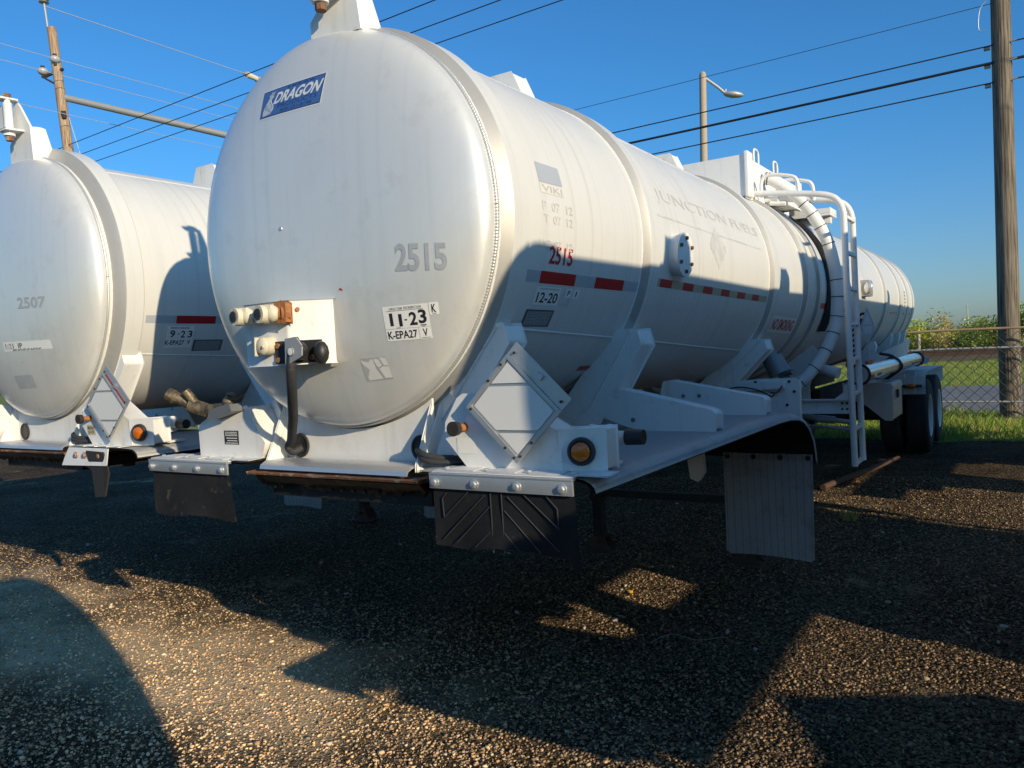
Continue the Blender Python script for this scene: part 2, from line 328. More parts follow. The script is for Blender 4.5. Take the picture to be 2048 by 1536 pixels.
def make_brackets(root, dz=0):
    # front hinge bracket standing in front of the first ring
    sx = .0 if dz else .055
    Z = lambda pts: [(x+sx, y, z+dz) for x, y, z in pts]
    bm = B()
    prism(bm, Z([(-.075, .13, 3.03-dz), (-.075, .13, 3.12), (-.01, .13, 3.175), (.0, .13, 3.35), (.03, .13, 3.385), (.075, .13, 3.34), (.18, .13, 3.20), (.20, .13, 3.03-dz)]), (0, .014, 0))
    prism(bm, Z([(.19, .1445, 3.03-dz), (.17, .1445, 3.195), (.17, .20, 3.20), (.17, .225, 3.195), (.19, .27, 3.03-dz)]), (.01, 0, 0))
    prism(bm, Z([(-.075, .1445, 3.03-dz), (-.075, .1445, 3.115), (-.075, .22, 3.10), (-.075, .27, 3.03-dz)]), (.01, 0, 0))
    prism(bm, Z([(-.064, .21, 3.03-dz), (-.064, .21, 3.10), (.16, .21, 3.185), (.179, .21, 3.03-dz)]), (0, .012, 0))
    br = obj('hinge_bracket', bm, white, root, bevel=.003)
    bm = B()
    prism(bm, Z([(.0, .03, 3.175), (.10, .03, 3.175), (.12, .129, 3.175), (-.02, .129, 3.175)]), (0, 0, .012))
    prism(bm, Z([(-.01, .03, 3.375), (.06, .03, 3.375), (.07, .129, 3.375), (-.02, .129, 3.375)]), (0, 0, .012))
    obj('hinge_tab', bm, white, br, bevel=.003)
    x = .045+sx; bm = B(); cyl(bm, (x, .075, 3.135+dz), (x, .075, 3.41+dz), .018, seg=18, mi=0); cyl(bm, (x, .075, 3.15+dz), (x, .075, 3.174+dz), .034, seg=18, mi=0); cyl(bm, (x, .075, 3.12+dz), (x, .075, 3.145+dz), .024, seg=8, mi=1); cyl(bm, (x, .075, 3.388+dz), (x, .075, 3.41+dz), .026, seg=8, mi=1)
    cyl(bm, (x, .075, 3.195+dz), (x, .075, 3.355+dz), .026, seg=18, mi=0); obj('hinge_pin', bm, [white, rust], br)
    if dz:
        bm = B(); prism(bm, Z([(x-.02, .068, 3.205), (x-.02, .068, 3.35), (-.36, .068, 3.35), (-.42, .068, 3.31), (-.42, .068, 3.205)]), (0, .014, 0)); obj('hinged_plate', bm, white, br, bevel=.003)
    for y in (1.52, 3.84, 9.05):
        bm = B(); zz = tC(y)+tR(y)
        prism(bm, [(-.22, y, zz-.03), (-.12, y, zz+.185), (.08, y, zz+.185), (.17, y, zz-.02)], (0, .15, 0)); obj('lifting_bracket', bm, white, root, bevel=.006)

def make_front(root, left=False):
    # skirt under the head, gussets, channel and coupler plate
    bm = B(); n = 40; top = []
    for k in range(n+1):
        x = -.445+.89*k/n; top.append((x, .215, 2.25-math.sqrt(.845**2-x*x)-.004))
    prism(bm, [(-.445, .215, 1.235), (.445, .215, 1.235)]+[t for t in top[::-1]], (0, .012, 0))
    sk = obj('front_skirt', bm, white, root)
    bm = B()
    for x in (-.445, .437):
        prism(bm, [(x, .214, 1.50), (x, .10, 1.27), (x, .10, 1.245), (x, .214, 1.245)], (.01, 0, 0))
        prism(bm, [(x+.0105, .3, 1.56), (x+.0105, .11, 1.25), (x+.0105, .3, 1.25)], (.008, 0, 0))
    obj('gusset', bm, white, sk, bevel=.002)
    bm = B()
    for x, z in ((-.335, 1.325), (.385, 1.325)):
        cyl(bm, (x, .2145, z), (x, .2085, z), .052, seg=28, mi=0)
        ts = [(x+.05*cos(t), .208, z+.05*sin(t)) for t in [2*pi*k/28 for k in range(29)]]; tube(bm, ts, .006, 6, False, mi=1)
    obj('cable_hole', bm, [black, rubber], sk)
    bm = B()          # bent channel lip across the front
    prof = [(.19, 1.268), (.085, 1.268), (.055, 1.252), (.05, 1.235), (.058, 1.235), (.064, 1.248), (.09, 1.259), (.19, 1.259)]
    prism(bm, [(-.435, y, z) for y, z in prof], (.865, 0, 0)); obj('channel_lip', bm, alu, root)
    bm = B()          # coupler plate with rusty nose edge, greasy underside
    prism(bm, [(-.50, .03, 1.222), (-.50, .035, 1.211), (-.50, .3, 1.195), (-.50, 1.3, 1.165), (-.50, 1.3, 1.222)], (1.0, 0, 0)); cp = obj('coupler_plate', bm, rust, root, bevel=.002)
    bm = B(); n = 60; a = [(-.485+.97*k/n, .06, 1.203) for k in range(n+1)]; b_ = [(-.485+.97*k/n, .10, 1.2-.025-.035*rng.random()) for k in range(n+1)]
    prism(bm, a+b_[::-1], (0, .02, 0)); box(bm, -.47, .47, .15, 1.3, 1.10, 1.164); cyl(bm, (0, .72, 1.10), (0, .72, 1.03), .045, seg=16); obj('greasy_underside', bm, grease, cp)
    # ring supports leaning down to the frame
    for (y0, y1, zt, zx, xt, xb) in ((.265, .395, 1.80, 1.735, .77, .41), (1.425, 1.60, 1.775, 1.70, .80, .53), (3.77, 3.95, 1.69, 1.62, .775, .42)):
        for s in (-1, 1):
            bm = B(); prism(bm, [(s*(xt-.12), y0, zt), (s*xt, y0, zt), (s*(xt+.02), y0, zx), (s*xb, y0, 1.24), (s*(xb-.3), y0, 1.24)], (0, y1-y0, 0)); obj('ring_support', bm, white, root, bevel=.012)
            bm = B(); nn = 60; p0 = Vector((s*(xt-.02), y0-.002, zt)); p1 = Vector((s*(xb-.02), y0-.002, 1.36))
            tube(bm, [p0.lerp(p1, k/nn) for k in range(nn+1)], [.0045+.003*rng.random() for _ in range(nn+1)], 5); obj('support_weld', bm, whitec, root, smooth=80)

def make_conn_box(root):
    bm = B()
    prism(bm, [(-.278, -.1, 1.692), (-.02, -.1, 1.692), (.115, .03, 1.692), (-.278, .03, 1.692)], (0, 0, .26))
    cb = obj('connector_box', bm, white, root, bevel=.007)
    for x, m2 in ((-.225, rust), (-.075, rust)):
        bm = B(); z = 1.90
        cyl(bm, (x+.075, -.1, z), (x+.055, -.13, z), .032, seg=16, mi=1); cyl(bm, (x+.06, -.128, z-.002), (x+.028, -.142, z-.004), .022, seg=14, mi=1)
        ball(bm, (x+.03, -.150, z), .034, 14, (1, .8, 1), mi=0); cyl(bm, (x, -.15, z), (x-.005, -.192, z), .038, .036, 20, mi=0); cyl(bm, (x-.006, -.190, z), (x-.0065, -.197, z), .024, .022, 20, 2); cyl(bm, (x-.0065, -.1965, z), (x-.0066, -.1985, z), .010, seg=14, mi=3); prism(bm, [(x+.02, -.175, z+.03), (x+.045, -.17, z+.034), (x+.045, -.17, z+.012), (x+.03, -.175, z+.01)], (0, .016, 0), mi=0)
        prism(bm, [(x-.045, -.17, z-.028), (x-.022, -.17, z-.034), (x-.022, -.17, z+.034), (x-.045, -.17, z+.028), (x-.052, -.17, z)], (0, .018, 0), mi=0)
        obj('air_coupling', bm, [cream, rustorange, rubber, black], cb)
    bm = B(); prism(bm, [(-.005, -.103, 1.865), (.012, -.103, 1.862), (.013, -.103, 1.935), (-.004, -.103, 1.945), (-.04, -.103, 1.94), (-.045, -.103, 1.87)], (0, -.035, 0)); obj('rusty_block', bm, rustorange, cb, bevel=.006)
    bm = B(); cyl(bm, (-.125, -.1, 1.775), (-.125, -.145, 1.775), .04, .036, 18, mi=0); ball(bm, (-.12, -.145, 1.775), .036, 14, (1, .55, 1.05), mi=0); prism(bm, [(-.185, -.15, 1.74), (-.15, -.165, 1.735), (-.145, -.165, 1.81), (-.182, -.15, 1.815)], (0, .025, 0), mi=0); cyl(bm, (-.1, -.16, 1.77), (-.1, -.168, 1.77), .007, seg=8, mi=1); obj('socket_cover', bm, [cream, rustorange], cb, bevel=.002)
    bm = B(); prism(bm, [(-.09, -.1015, 1.70), (-.018, -.1015, 1.70), (.08, -.012, 1.70), (.08, -.012, 1.79), (-.018, -.1015, 1.79), (-.09, -.1015, 1.79)], (0, -.008, 0), mi=0)
    for x, z in ((-.07, 1.772), (-.07, 1.715), (.055, 1.72)):
        yy = -.1095 if x < 0 else -.045; cyl(bm, (x, yy, z), (x, yy-.008, z), .011, seg=8, mi=1)
    obj('socket_plate', bm, [black, rustorange], cb)
    bm = B(); cyl(bm, (-.005, -.11, 1.745), (-.005, -.15, 1.745), .036, .034, 18, mi=0); prism(bm, [(-.045, -.152, 1.70), (-.02, -.152, 1.70), (.045, -.152, 1.725), (.05, -.152, 1.765), (.02, -.152, 1.80), (-.04, -.152, 1.795)], (0, -.012, 0), mi=1); cyl(bm, (-.008, -.164, 1.745), (-.008, -.17, 1.745), .017, seg=16, mi=2); ball(bm, (.065, -.075, 1.735), .04, 12, (.8, .8, 1.2), mi=0); bmesh.ops.translate(bm, verts=bm.verts, vec=(.05, .022, 0)); obj('electric_socket', bm, [black, galv, whitec], cb, bevel=.002)
    bm = B(); cyl(bm, (.01, -.068, 1.915), (.018, -.075, 1.915), .009, seg=8); obj('rusty_bolt', bm, rustorange, cb)
    bm = B(); hp = smoothpath([(.022, -.125, 1.735), (.015, -.125, 1.68), (-.015, -.10, 1.61), (-.075, -.05, 1.54), (-.17, .03, 1.465), (-.268, .105, 1.40), (-.335, .155, 1.35), (-.368, .168, 1.318), (-.352, .182, 1.30), (-.325, .214, 1.315)], 14)
    rs = [.0185 if k < 14 else .0185+.0026*(k % 2) for k in range(len(hp))]; hp2 = []; 
    tube(bm, hp, rs, 14); obj('corrugated_hose', bm, rubber, cb, smooth=80)

def amber_lamp(root, c, n, r=.033):
    c = Vector(c); n = Vector(n).normalized(); bm = B(); u, v = frame(n)
    cyl(bm, c, c+n*.012, r*1.5, r*1.45, 28); tube(bm, [c+n*.012+(u*cos(t)+v*sin(t))*r*1.28 for t in [2*pi*k/28 for k in range(29)]], r*.2, 8, False); hs = obj('side_lamp', bm, rubber, root, smooth=50)
    bm = B(); cyl(bm, c+n*.012, c+n*.018, r*1.02, r, 28); prev = None
    for k in range(1, 6): cyl(bm, c+n*(.018+.002*(k-1)), c+n*(.018+.002*k), r*cos(k*.2-.2), r*cos(k*.2), 28)
    obj('lens', bm, amber, hs, smooth=60)

def make_fender(root, s, flaptype, left=False):
    """s=+1 driver's side (right in the photo), -1 other side; deck sheet rolled over at the outer edge and the rear"""
    prof = [(.5, 1.262), (.8, 1.264), (1.1, 1.263), (1.19, 1.262), (1.225, 1.258), (1.247, 1.248), (1.262, 1.234), (1.268, 1.216)]
    ys = [(.03, 0), (.5, 0), (1.2, 0), (1.9, 0), (2.3, 0), (2.55, -.008), (2.75, -.027), (2.92, -.067), (3.05, -.127), (3.13, -.2), (3.17, -.285), (3.18, -.36)]
    for nm, m_, d_ in (('fender', white, 0), ('fender_liner', darksteel, .008)):
        bm = B(); rows = [[bm.verts.new((s*(x-d_), y-(d_ if y > 2.9 else 0), z+dz-d_)) for x, z in prof] for y, dz in ys]
        for a, b_ in zip(rows, rows[1:]):
            for k in range(len(prof)-1): bm.faces.new((a[k], a[k+1], b_[k+1], b_[k]))
        bmesh.ops.solidify(bm, geom=bm.faces[:], thickness=.006 if not d_ else .002); fd = obj(nm, bm, m_, root, smooth=40)
    bm = B()          # front flap bar with top plate and slotted tabs
    x0, x1 = s*.592, s*1.2; xa, xb = min(x0, x1), max(x0, x1)
    if not (left and s > 0):
        box(bm, xa, xb, -.006, .004, 1.208, 1.2575, 0); box(bm, xa+.004, xb-.004, .0045, .14, 1.266, 1.272, 1); box(bm, xa, xb, -.008, .02, 1.258, 1.2655, 0)
        for k in range(4):
            xx = xa+.025+k*(xb-xa-.065)/3; prism(bm, [(xx+.035, .02, 1.2725), (xx+.16, .02, 1.2725), (xx+.15, .13, 1.2725), (xx+.05, .13, 1.2725)], (0, 0, .004), 1); hexbolt(bm, (xx, -.006, 1.231), (0, -1, 0), .013, .012, 0, .019); hexbolt(bm, (xx+.02, .05, 1.2725), (0, 0, 1), .011, .009, 0, .019)
    else:
        prism(bm, [(.62, .0, 1.262), (1.03, .0, 1.262), (1.03, -.015, 1.17), (.56, -.015, 1.16), (.57, -.005, 1.20)], (0, .006, 0), 1)
        for xx in (.71, .80, .955): hexbolt(bm, (xx, -.008, 1.222), (0, -1, 0), .014, .012, 2, .019)
        for k in range(4): prism(bm, [(.66+k*.12, .02, 1.268), (.74+k*.12, .02, 1.268), (.76+k*.12, .13, 1.268), (.69+k*.12, .13, 1.268)], (0, 0, .004), 1)
    obj('flap_bar', bm, [alu, white, rustorange], root, bevel=.0015)
    # front mud flap
    r = random.Random(5+s); bm = B(); nx = 40; ny = 14
    if left and s > 0:
        prism(bm, [(.835, -.02, 1.25), (1.01, -.02, 1.245), (.985, .02, 1.12), (.93, .02, .985), (.83, .02, .975), (.85, .0, 1.12)], (0, .01, 0)); obj('torn_flap', bm, rubber, root)
    else:
        low = [(.996-.010*sin(k*.22)-.005*r.random()-(.035 if (k > nx*.93 and s > 0) else 0)) for k in range(nx+1)]
        g = []
        for j in range(ny+1):
            row = []
            for k in range(nx+1):
                x = xa+.004+(xb-xa-.004)*k/nx; z = 1.208+(low[k]-1.208)*j/ny; row.append(bm.verts.new((x, .011+.012*sin(k*.25)*(j/ny)**2+.03*(j/ny)**2*(k/nx)**3, z)))
            g.append(row)
        for j in range(ny):
            for k in range(nx): bm.faces.new((g[j][k], g[j][k+1], g[j+1][k+1], g[j+1][k]))
        bmesh.ops.solidify(bm, geom=bm.faces[:], thickness=.009)
        fl = obj('mud_flap', bm, rubber if s > 0 else rubberworn, root, smooth=50)
        if s > 0:          # raised ribs in a chevron pattern
            bm = B()
            def rib(xa_, za_, xb_, zb_, w=.0024):
                tube(bm, [(xa_, .006+.03*((1.2-za_)/.21)**2*((xa_-.6)/.6)**3, za_), (xb_, .006+.03*((1.2-zb_)/.21)**2*max(0, (xb_-.6)/.6)**3, zb_)], w, 6)
            for xx in (.858, .905): rib(xx, 1.20, xx, .985)
            for a_, z_, b2, z2 in ((.83, 1.19, .64, 1.02), (.85, 1.15, .70, 1.01), (.76, 1.20, .645, 1.10), (.66, 1.19, .64, 1.17), (.64, 1.17, .645, 1.10), (.85, 1.06, .78, 1.0),
                                   (.93, 1.19, 1.12, 1.01), (.915, 1.14, 1.05, 1.0), (1.0, 1.20, 1.13, 1.09), (1.09, 1.20, 1.13, 1.16), (1.13, 1.16, 1.13, 1.09), (.91, 1.06, .97, .995)): rib(a_, z_, b2, z2)
            obj('flap_rib', bm, rubber, fl)
    # struts from ring supports to the deck
    for (y0, xi, zt, zb) in ((1.44, .60, 1.475, 1.335), (2.3, .56, 1.465, 1.40)):
        bm = B(); prism(bm, [(s*xi, y0, zb), (s*(xi+.02), y0, zt), (s*(xi+.06), y0, zt+.002), (s*1.17, y0, 1.36), (s*1.185, y0, 1.345), (s*1.185, y0, 1.27), (s*(xi+.2), y0, 1.27)], (0, .11, 0)); st = obj('fender_strut', bm, white, root, bevel=.009)
        bm = B()
        for xx in ((.76,) if y0 < 2 else (.70, .80)): cyl(bm, (s*xx, y0-.001, 1.32 if y0 < 2 else 1.38), (s*xx, y0-.004, 1.32 if y0 < 2 else 1.38), .012, seg=14)
        obj('drain_hole', bm, platem, st)
    # rear flap hanging from the rolled end
    x0, x1 = (.65, 1.25) if s > 0 else (-1.25, -.65)
    if flaptype:
        bm = B(); nx, nz = 120, 40; zt, zb = .925, .215; g = []
        for j in range(nz+1):
            row = []
            for k in range(nx+1):
                u = k/nx; v = j/nz; x = x0+(x1-x0)*u; z = zt+(zb-zt)*v
                if j == nz: z += .03*max(0, 1-min(u, 1-u)/.06)**2
                col_ = u*12; rel = .0018*abs(sin(pi*col_))**.3*(1 if v > .12 else .2); row.append(bm.verts.new((x, 3.13+.02*v-.05*(u-.45)**2*4*v+.012*sin(u*3+1)*v-rel, z)))
            g.append(row)
        for j in range(nz):
            for k in range(nx): bm.faces.new((g[j][k], g[j][k+1], g[j+1][k+1], g[j+1][k]))
        bmesh.ops.solidify(bm, geom=bm.faces[:], thickness=.006); rf = obj('rear_mud_flap', bm, flapmesh, root, smooth=60)
        bm = B()
        for k in range(4): hexbolt(bm, (x0+.03+k*(x1-x0-.06)/3, 3.127, .90), (0, -1, 0), .013, .01, 0, .018)
        obj('flap_bolt', bm, darksteel, rf)

def hanger(root):
    for s in (-1, 1):
        bm = B(); prism(bm, [(s*.50, 2.75, 1.24), (s*.62, 2.75, 1.24), (s*.64, 2.75, .84), (s*.60, 2.75, .78), (s*.55, 2.75, .80)], (0, .05, 0)); obj('deck_hanger', bm, white, root, bevel=.004)
    bm = B()
    for k, (x, z) in enumerate(((-.2, 1.13), (.05, 1.10), (.28, 1.14))): tube(bm, smoothpath([(x, 1.32, z), (x+.05, 1.9, z-.09), (x-.03, 2.6, z-.05), (x+.04, 3.5, z-.07), (x, 4.6, z+.0)], 6), .012, 8)
    obj('cable', bm, rubber, root)
    bm = B(); cyl(bm, (0, 4.0, 1.12), (0, 4.9, 1.12), .12, seg=24); obj('air_tank', bm, darksteel, root, smooth=50)

def flap_texture():
    m = flapm.copy(); m.name = 'grey_flap_mesh'; n = m.node_tree; b = n.nodes['Principled BSDF']
    tc = n.nodes.new('ShaderNodeTexCoord'); sp = n.nodes.new('ShaderNodeSeparateXYZ'); n.links.new(tc.outputs['Object'], sp.inputs[0])
    def mth(op, a, b2=None):
        k = n.nodes.new('ShaderNodeMath'); k.operation = op
        for i, v in enumerate((a, b2)):
            if v is None: continue
            if isinstance(v, (int, float)): k.inputs[i].default_value = v
            else: n.links.new(v, k.inputs[i])
        return k.outputs[0]
    sx = mth('PINGPONG', sp.outputs[0], .0475/2); zz = mth('ADD', mth('MULTIPLY', sx, 1.0), sp.outputs[2]); w = mth('SINE', mth('MULTIPLY', zz, 2*pi/.015))
    mr = n.nodes.new('ShaderNodeMapRange'); mr.inputs[1].default_value = -.6; mr.inputs[2].default_value = .8; mr.inputs[3].default_value = .72; n.links.new(w, mr.inputs[0])
    lk = b.inputs['Base Color'].links[0].from_socket; mm = n.nodes.new('ShaderNodeMix'); mm.data_type = 'RGBA'; mm.blend_type = 'MULTIPLY'; mm.inputs[0].default_value = 1; n.links.new(lk, mm.inputs[6]); n.links.new(mr.outputs[0], mm.inputs[7]); ln = n.nodes.new('ShaderNodeMapRange'); ln.inputs[1].default_value = .0015; ln.inputs[2].default_value = .0055; ln.inputs[3].default_value = .74; n.links.new(sx, ln.inputs[0]); m3 = n.nodes.new('ShaderNodeMix'); m3.data_type = 'RGBA'; m3.blend_type = 'MULTIPLY'; m3.inputs[0].default_value = 1; n.links.new(mm.outputs[2], m3.inputs[6]); n.links.new(ln.outputs[0], m3.inputs[7]); n.links.new(m3.outputs[2], b.inputs['Base Color'])
    bp = n.nodes.new('ShaderNodeBump'); bp.inputs['Strength'].default_value = 0.9; bp.inputs['Distance'].default_value = .004; n.links.new(w, bp.inputs['Height']); n.links.new(bp.outputs[0], b.inputs['Normal'])
    return m
flapmesh = flap_texture()

def make_right_box(root, left=False):
    bm = B()
    prism(bm, [(.70, .1, 1.274), (.60, .1, 1.385), (.605, .1, 1.44), (.665, .1, 1.53), (.69, .1, 1.545), (.86, .1, 1.54), (1.075, .1, 1.415), (1.10, .1, 1.41), (1.10, .1, 1.274)], (0, .12, 0))
    rb = obj('electrical_box', bm, white, root, bevel=.006)
    bm = B(); prism(bm, [(1.10, .105, 1.275), (1.105, .095, 1.41), (1.255, .135, 1.415), (1.255, .135, 1.278)], (-.01, .11, 0)); lb = obj('lamp_housing', bm, white, root, bevel=.008)
    nn = Vector((.26, -1, 0)).normalized(); amber_lamp(root, Vector((1.178, .112, 1.343))+nn*.004, nn)
    bm = B(); cyl(bm, (.69, .1, 1.425), (.69, .07, 1.425), .017, .014, 12, 0); cyl(bm, (.69, .07, 1.425), (.69, .05, 1.425), .012, seg=10, mi=0); cyl(bm, (.69, .05, 1.425), (.69, .026, 1.425), .026, .028, 20, 1); obj('shutoff_knob', bm, [rustorange, darksteel], root, smooth=50)
    bm = B(); pl = lambda u, v, o: Vector((.652+.086*u, .0995-o, 1.325+.06*v)); patch(bm, pl, off=.001, n=1, m=1, mi=0)
    if left:
        text(bm, "EMERGENCY", pl, .06, .94, .55, .85, .002, cuts=1, mi=1); text(bm, "SHUT-OFF", pl, .14, .86, .14, .44, .002, cuts=1, mi=1)
    obj('box_sticker', bm, [tanst if left else stick, ink], root)
    # diamond placard holder
    C0 = Vector((.955, .068, 1.515)); e1 = Vector((.716, 0, -.698)); e2 = Vector((-.716, 0, -.698)); nrm = Vector((0, -1, 0))
    def P(a, b_, h): return C0+e1*a+e2*b_+nrm*h
    def pl_poly(bm, pts, h0, h1, mi=0): prism(bm, [P(a, b_, h0) for a, b_ in pts], nrm*(h1-h0), mi)
    bm = B(); L, Wd = .145, .160
    pl_poly(bm, [(-L, -Wd), (L, -Wd), (L, Wd), (-L, Wd)], 0, .004); ph = obj('placard_holder', bm, alu, root, bevel=.001)
    bm = B()
    pl_poly(bm, [(-L, -Wd-.002), (L, -Wd-.002), (L, -Wd+.052), (-L, -Wd+.052)], .0045, .007)
    pl_poly(bm, [(-L, -Wd+.055), (-L+.012, -Wd+.055), (-L+.012, Wd-.01), (-L, Wd-.01)], .0045, .010)
    pl_poly(bm, [(L-.012, -Wd+.055), (L, -Wd+.055), (L, Wd-.01), (L-.012, Wd-.01)], .0045, .010)
    pl_poly(bm, [(-L, Wd-.016), (L, Wd-.016), (L, Wd), (-L, Wd)], .0045, .012)
    pl_poly(bm, [(-L+.01, -Wd+.056), (L-.01, -Wd+.056), (L-.01, -Wd+.066), (-L+.01, -Wd+.066)], .0045, .012)
    pl_poly(bm, [(-.012, -Wd+.018), (.016, -Wd+.012), (.018, -Wd+.030), (-.01, -Wd+.036)], .0075, .016)
    obj('placard_rail', bm, alu, ph, bevel=.0012)
    bm = B(); a0, a1, b0, b1 = -L+.016, L-.016, -Wd+.072, Wd-.022
    k = .105
    # three embossed leaves: upper triangle, wide middle, lower triangle
    pl_poly(bm, [(a0+.006, b0+.006), (a0+k, b0+.006), (a0+.006, b0+k)], .0045, .0085)
    pl_poly(bm, [(a0+k+.022, b0+.006), (a1-.006, b0+.006), (a1-.006, b1-k-.022), (a1-k-.022, b1-.006), (a0+.006, b1-.006), (a0+.006, b0+k+.022)], .0045, .0085)
    pl_poly(bm, [(a1-.006, b1-k), (a1-.006, b1-.006), (a1-k, b1-.006)], .0045, .0085)
    obj('placard_leaf', bm, whitec, ph, bevel=.003)
    bm = B()
    for a, b_ in ((-L+.02, -Wd+.03), (L-.02, -Wd+.03), (-L+.006, .02), (-L+.02, Wd-.008), (L-.07, Wd-.008), (L-.006, .06), (L-.006, Wd-.03), (L-.02, Wd-.008), (-L+.006, -.06)): q = P(a, b_, .011); cyl(bm, q, q+nrm*.004, .005, seg=8)
    obj('placard_screw', bm, darksteel, ph)
    if left:
        bm = B(); pl_poly(bm, [(-L+.03, -Wd+.036), (L-.02, -Wd+.036), (L-.02, -Wd+.046), (-L+.03, -Wd+.046)], .0075, .0085); obj('red_strip', bm, redm, ph)
    # pipe stub behind the lamp housing
    bm = B(); cyl(bm, (1.06, .30, 1.372), (1.26, .30, 1.372), .022, seg=18, mi=0); cyl(bm, (1.26, .30, 1.372), (1.325, .30, 1.372), .030, .027, 18, 1)
    for x in (1.12, 1.19): cyl(bm, (x, .30, 1.372), (x+.008, .30, 1.372), .046, seg=22, mi=0)
    box(bm, 1.06, 1.21, .25, .36, 1.268, 1.279, 0); box(bm, 1.11, 1.128, .285, .315, 1.28, 1.34, 0); obj('pipe_stub', bm, [white, black], root, smooth=40)
    # cable behind the gusset, entering the skirt hole
    bm = B(); tube(bm, smoothpath([(.42, .14, 1.325), (.47, .11, 1.315), (.53, .13, 1.30), (.60, .17, 1.295), (.68, .2, 1.29)], 8), .013, 10); tube(bm, smoothpath([(.42, .15, 1.31), (.48, .10, 1.295), (.55, .12, 1.285), (.66, .19, 1.28)], 8), .011, 10); obj('cable', bm, rubber, root)
    bm = B(); prism(bm, [(.50, .16, 1.31), (.60, .16, 1.53), (.655, .16, 1.50), (.60, .16, 1.40), (.60, .16, 1.31)], (0, .07, 0)); obj('box_bracket', bm, white, root, bevel=.003)

def make_left_box(root):
    bm = B()
    prism(bm, [(-.922, .1, 1.274), (-.927, .1, 1.418), (-.837, .1, 1.462), (-.56, .1, 1.512), (-.50, .1, 1.40), (-.455, .1, 1.345), (-.475, .1, 1.29), (-.49, .1, 1.274)], (0, .13, 0)); lb = obj('hose_box', bm, white, root, bevel=.006)
    bm = B(); prism(bm, [(-.60, .235, 1.53), (-.52, .235, 1.53), (-.43, .235, 1.36), (-.50, .235, 1.36)], (0, .012, 0)); cyl(bm, (-.545, .234, 1.49), (-.545, .230, 1.49), .012, seg=12, mi=1); cyl(bm, (-.49, .234, 1.40), (-.49, .230, 1.40), .012, seg=12, mi=1); obj('bolting_flange', bm, [white, platem], lb, bevel=.003)
    bm = B(); mp = lambda u, v, o: Vector((-.735+.105*u, .0995-o, 1.335+.065*v)); patch(bm, mp, off=.001, n=1, m=1, mi=0); patch(bm, mp, .14, .9, .42, .48, .0018, 1, 1, 1); patch(bm, mp, .2, .9, .24, .30, .0018, 1, 1, 1); lines(bm, mp, 3, .08, .92, .58, .94, .0018, 1, 4); lines(bm, mp, 1, .08, .92, .03, .16, .0018, 1, 9); obj('warning_label', bm, [ink, stick], lb)
    bm = B()
    cyl(bm, (-.955, -.01, 1.575), (-.86, .05, 1.515), .030, .024, 16); cyl(bm, (-.975, -.02, 1.585), (-.945, -.005, 1.568), .034, seg=8); cyl(bm, (-.87, .02, 1.53), (-.80, .06, 1.50), .034, seg=12); cyl(bm, (-.83, .05, 1.505), (-.66, .08, 1.515), .020, seg=12); cyl(bm, (-.87, .0, 1.60), (-.84, .04, 1.52), .022, seg=10); ball(bm, (-.66, .08, 1.535), .030, 12); cyl(bm, (-.66, .08, 1.53), (-.64, .08, 1.575), .02, seg=10)
    obj('pipe_fitting', bm, brass, root, smooth=45)
    bm = B(); prism(bm, [(-.76, .03, 1.455), (-.74, .03, 1.50), (-.60, .03, 1.53), (-.585, .03, 1.495)], (0, .07, 0)); obj('fitting_clamp', bm, platem, root, bevel=.004)

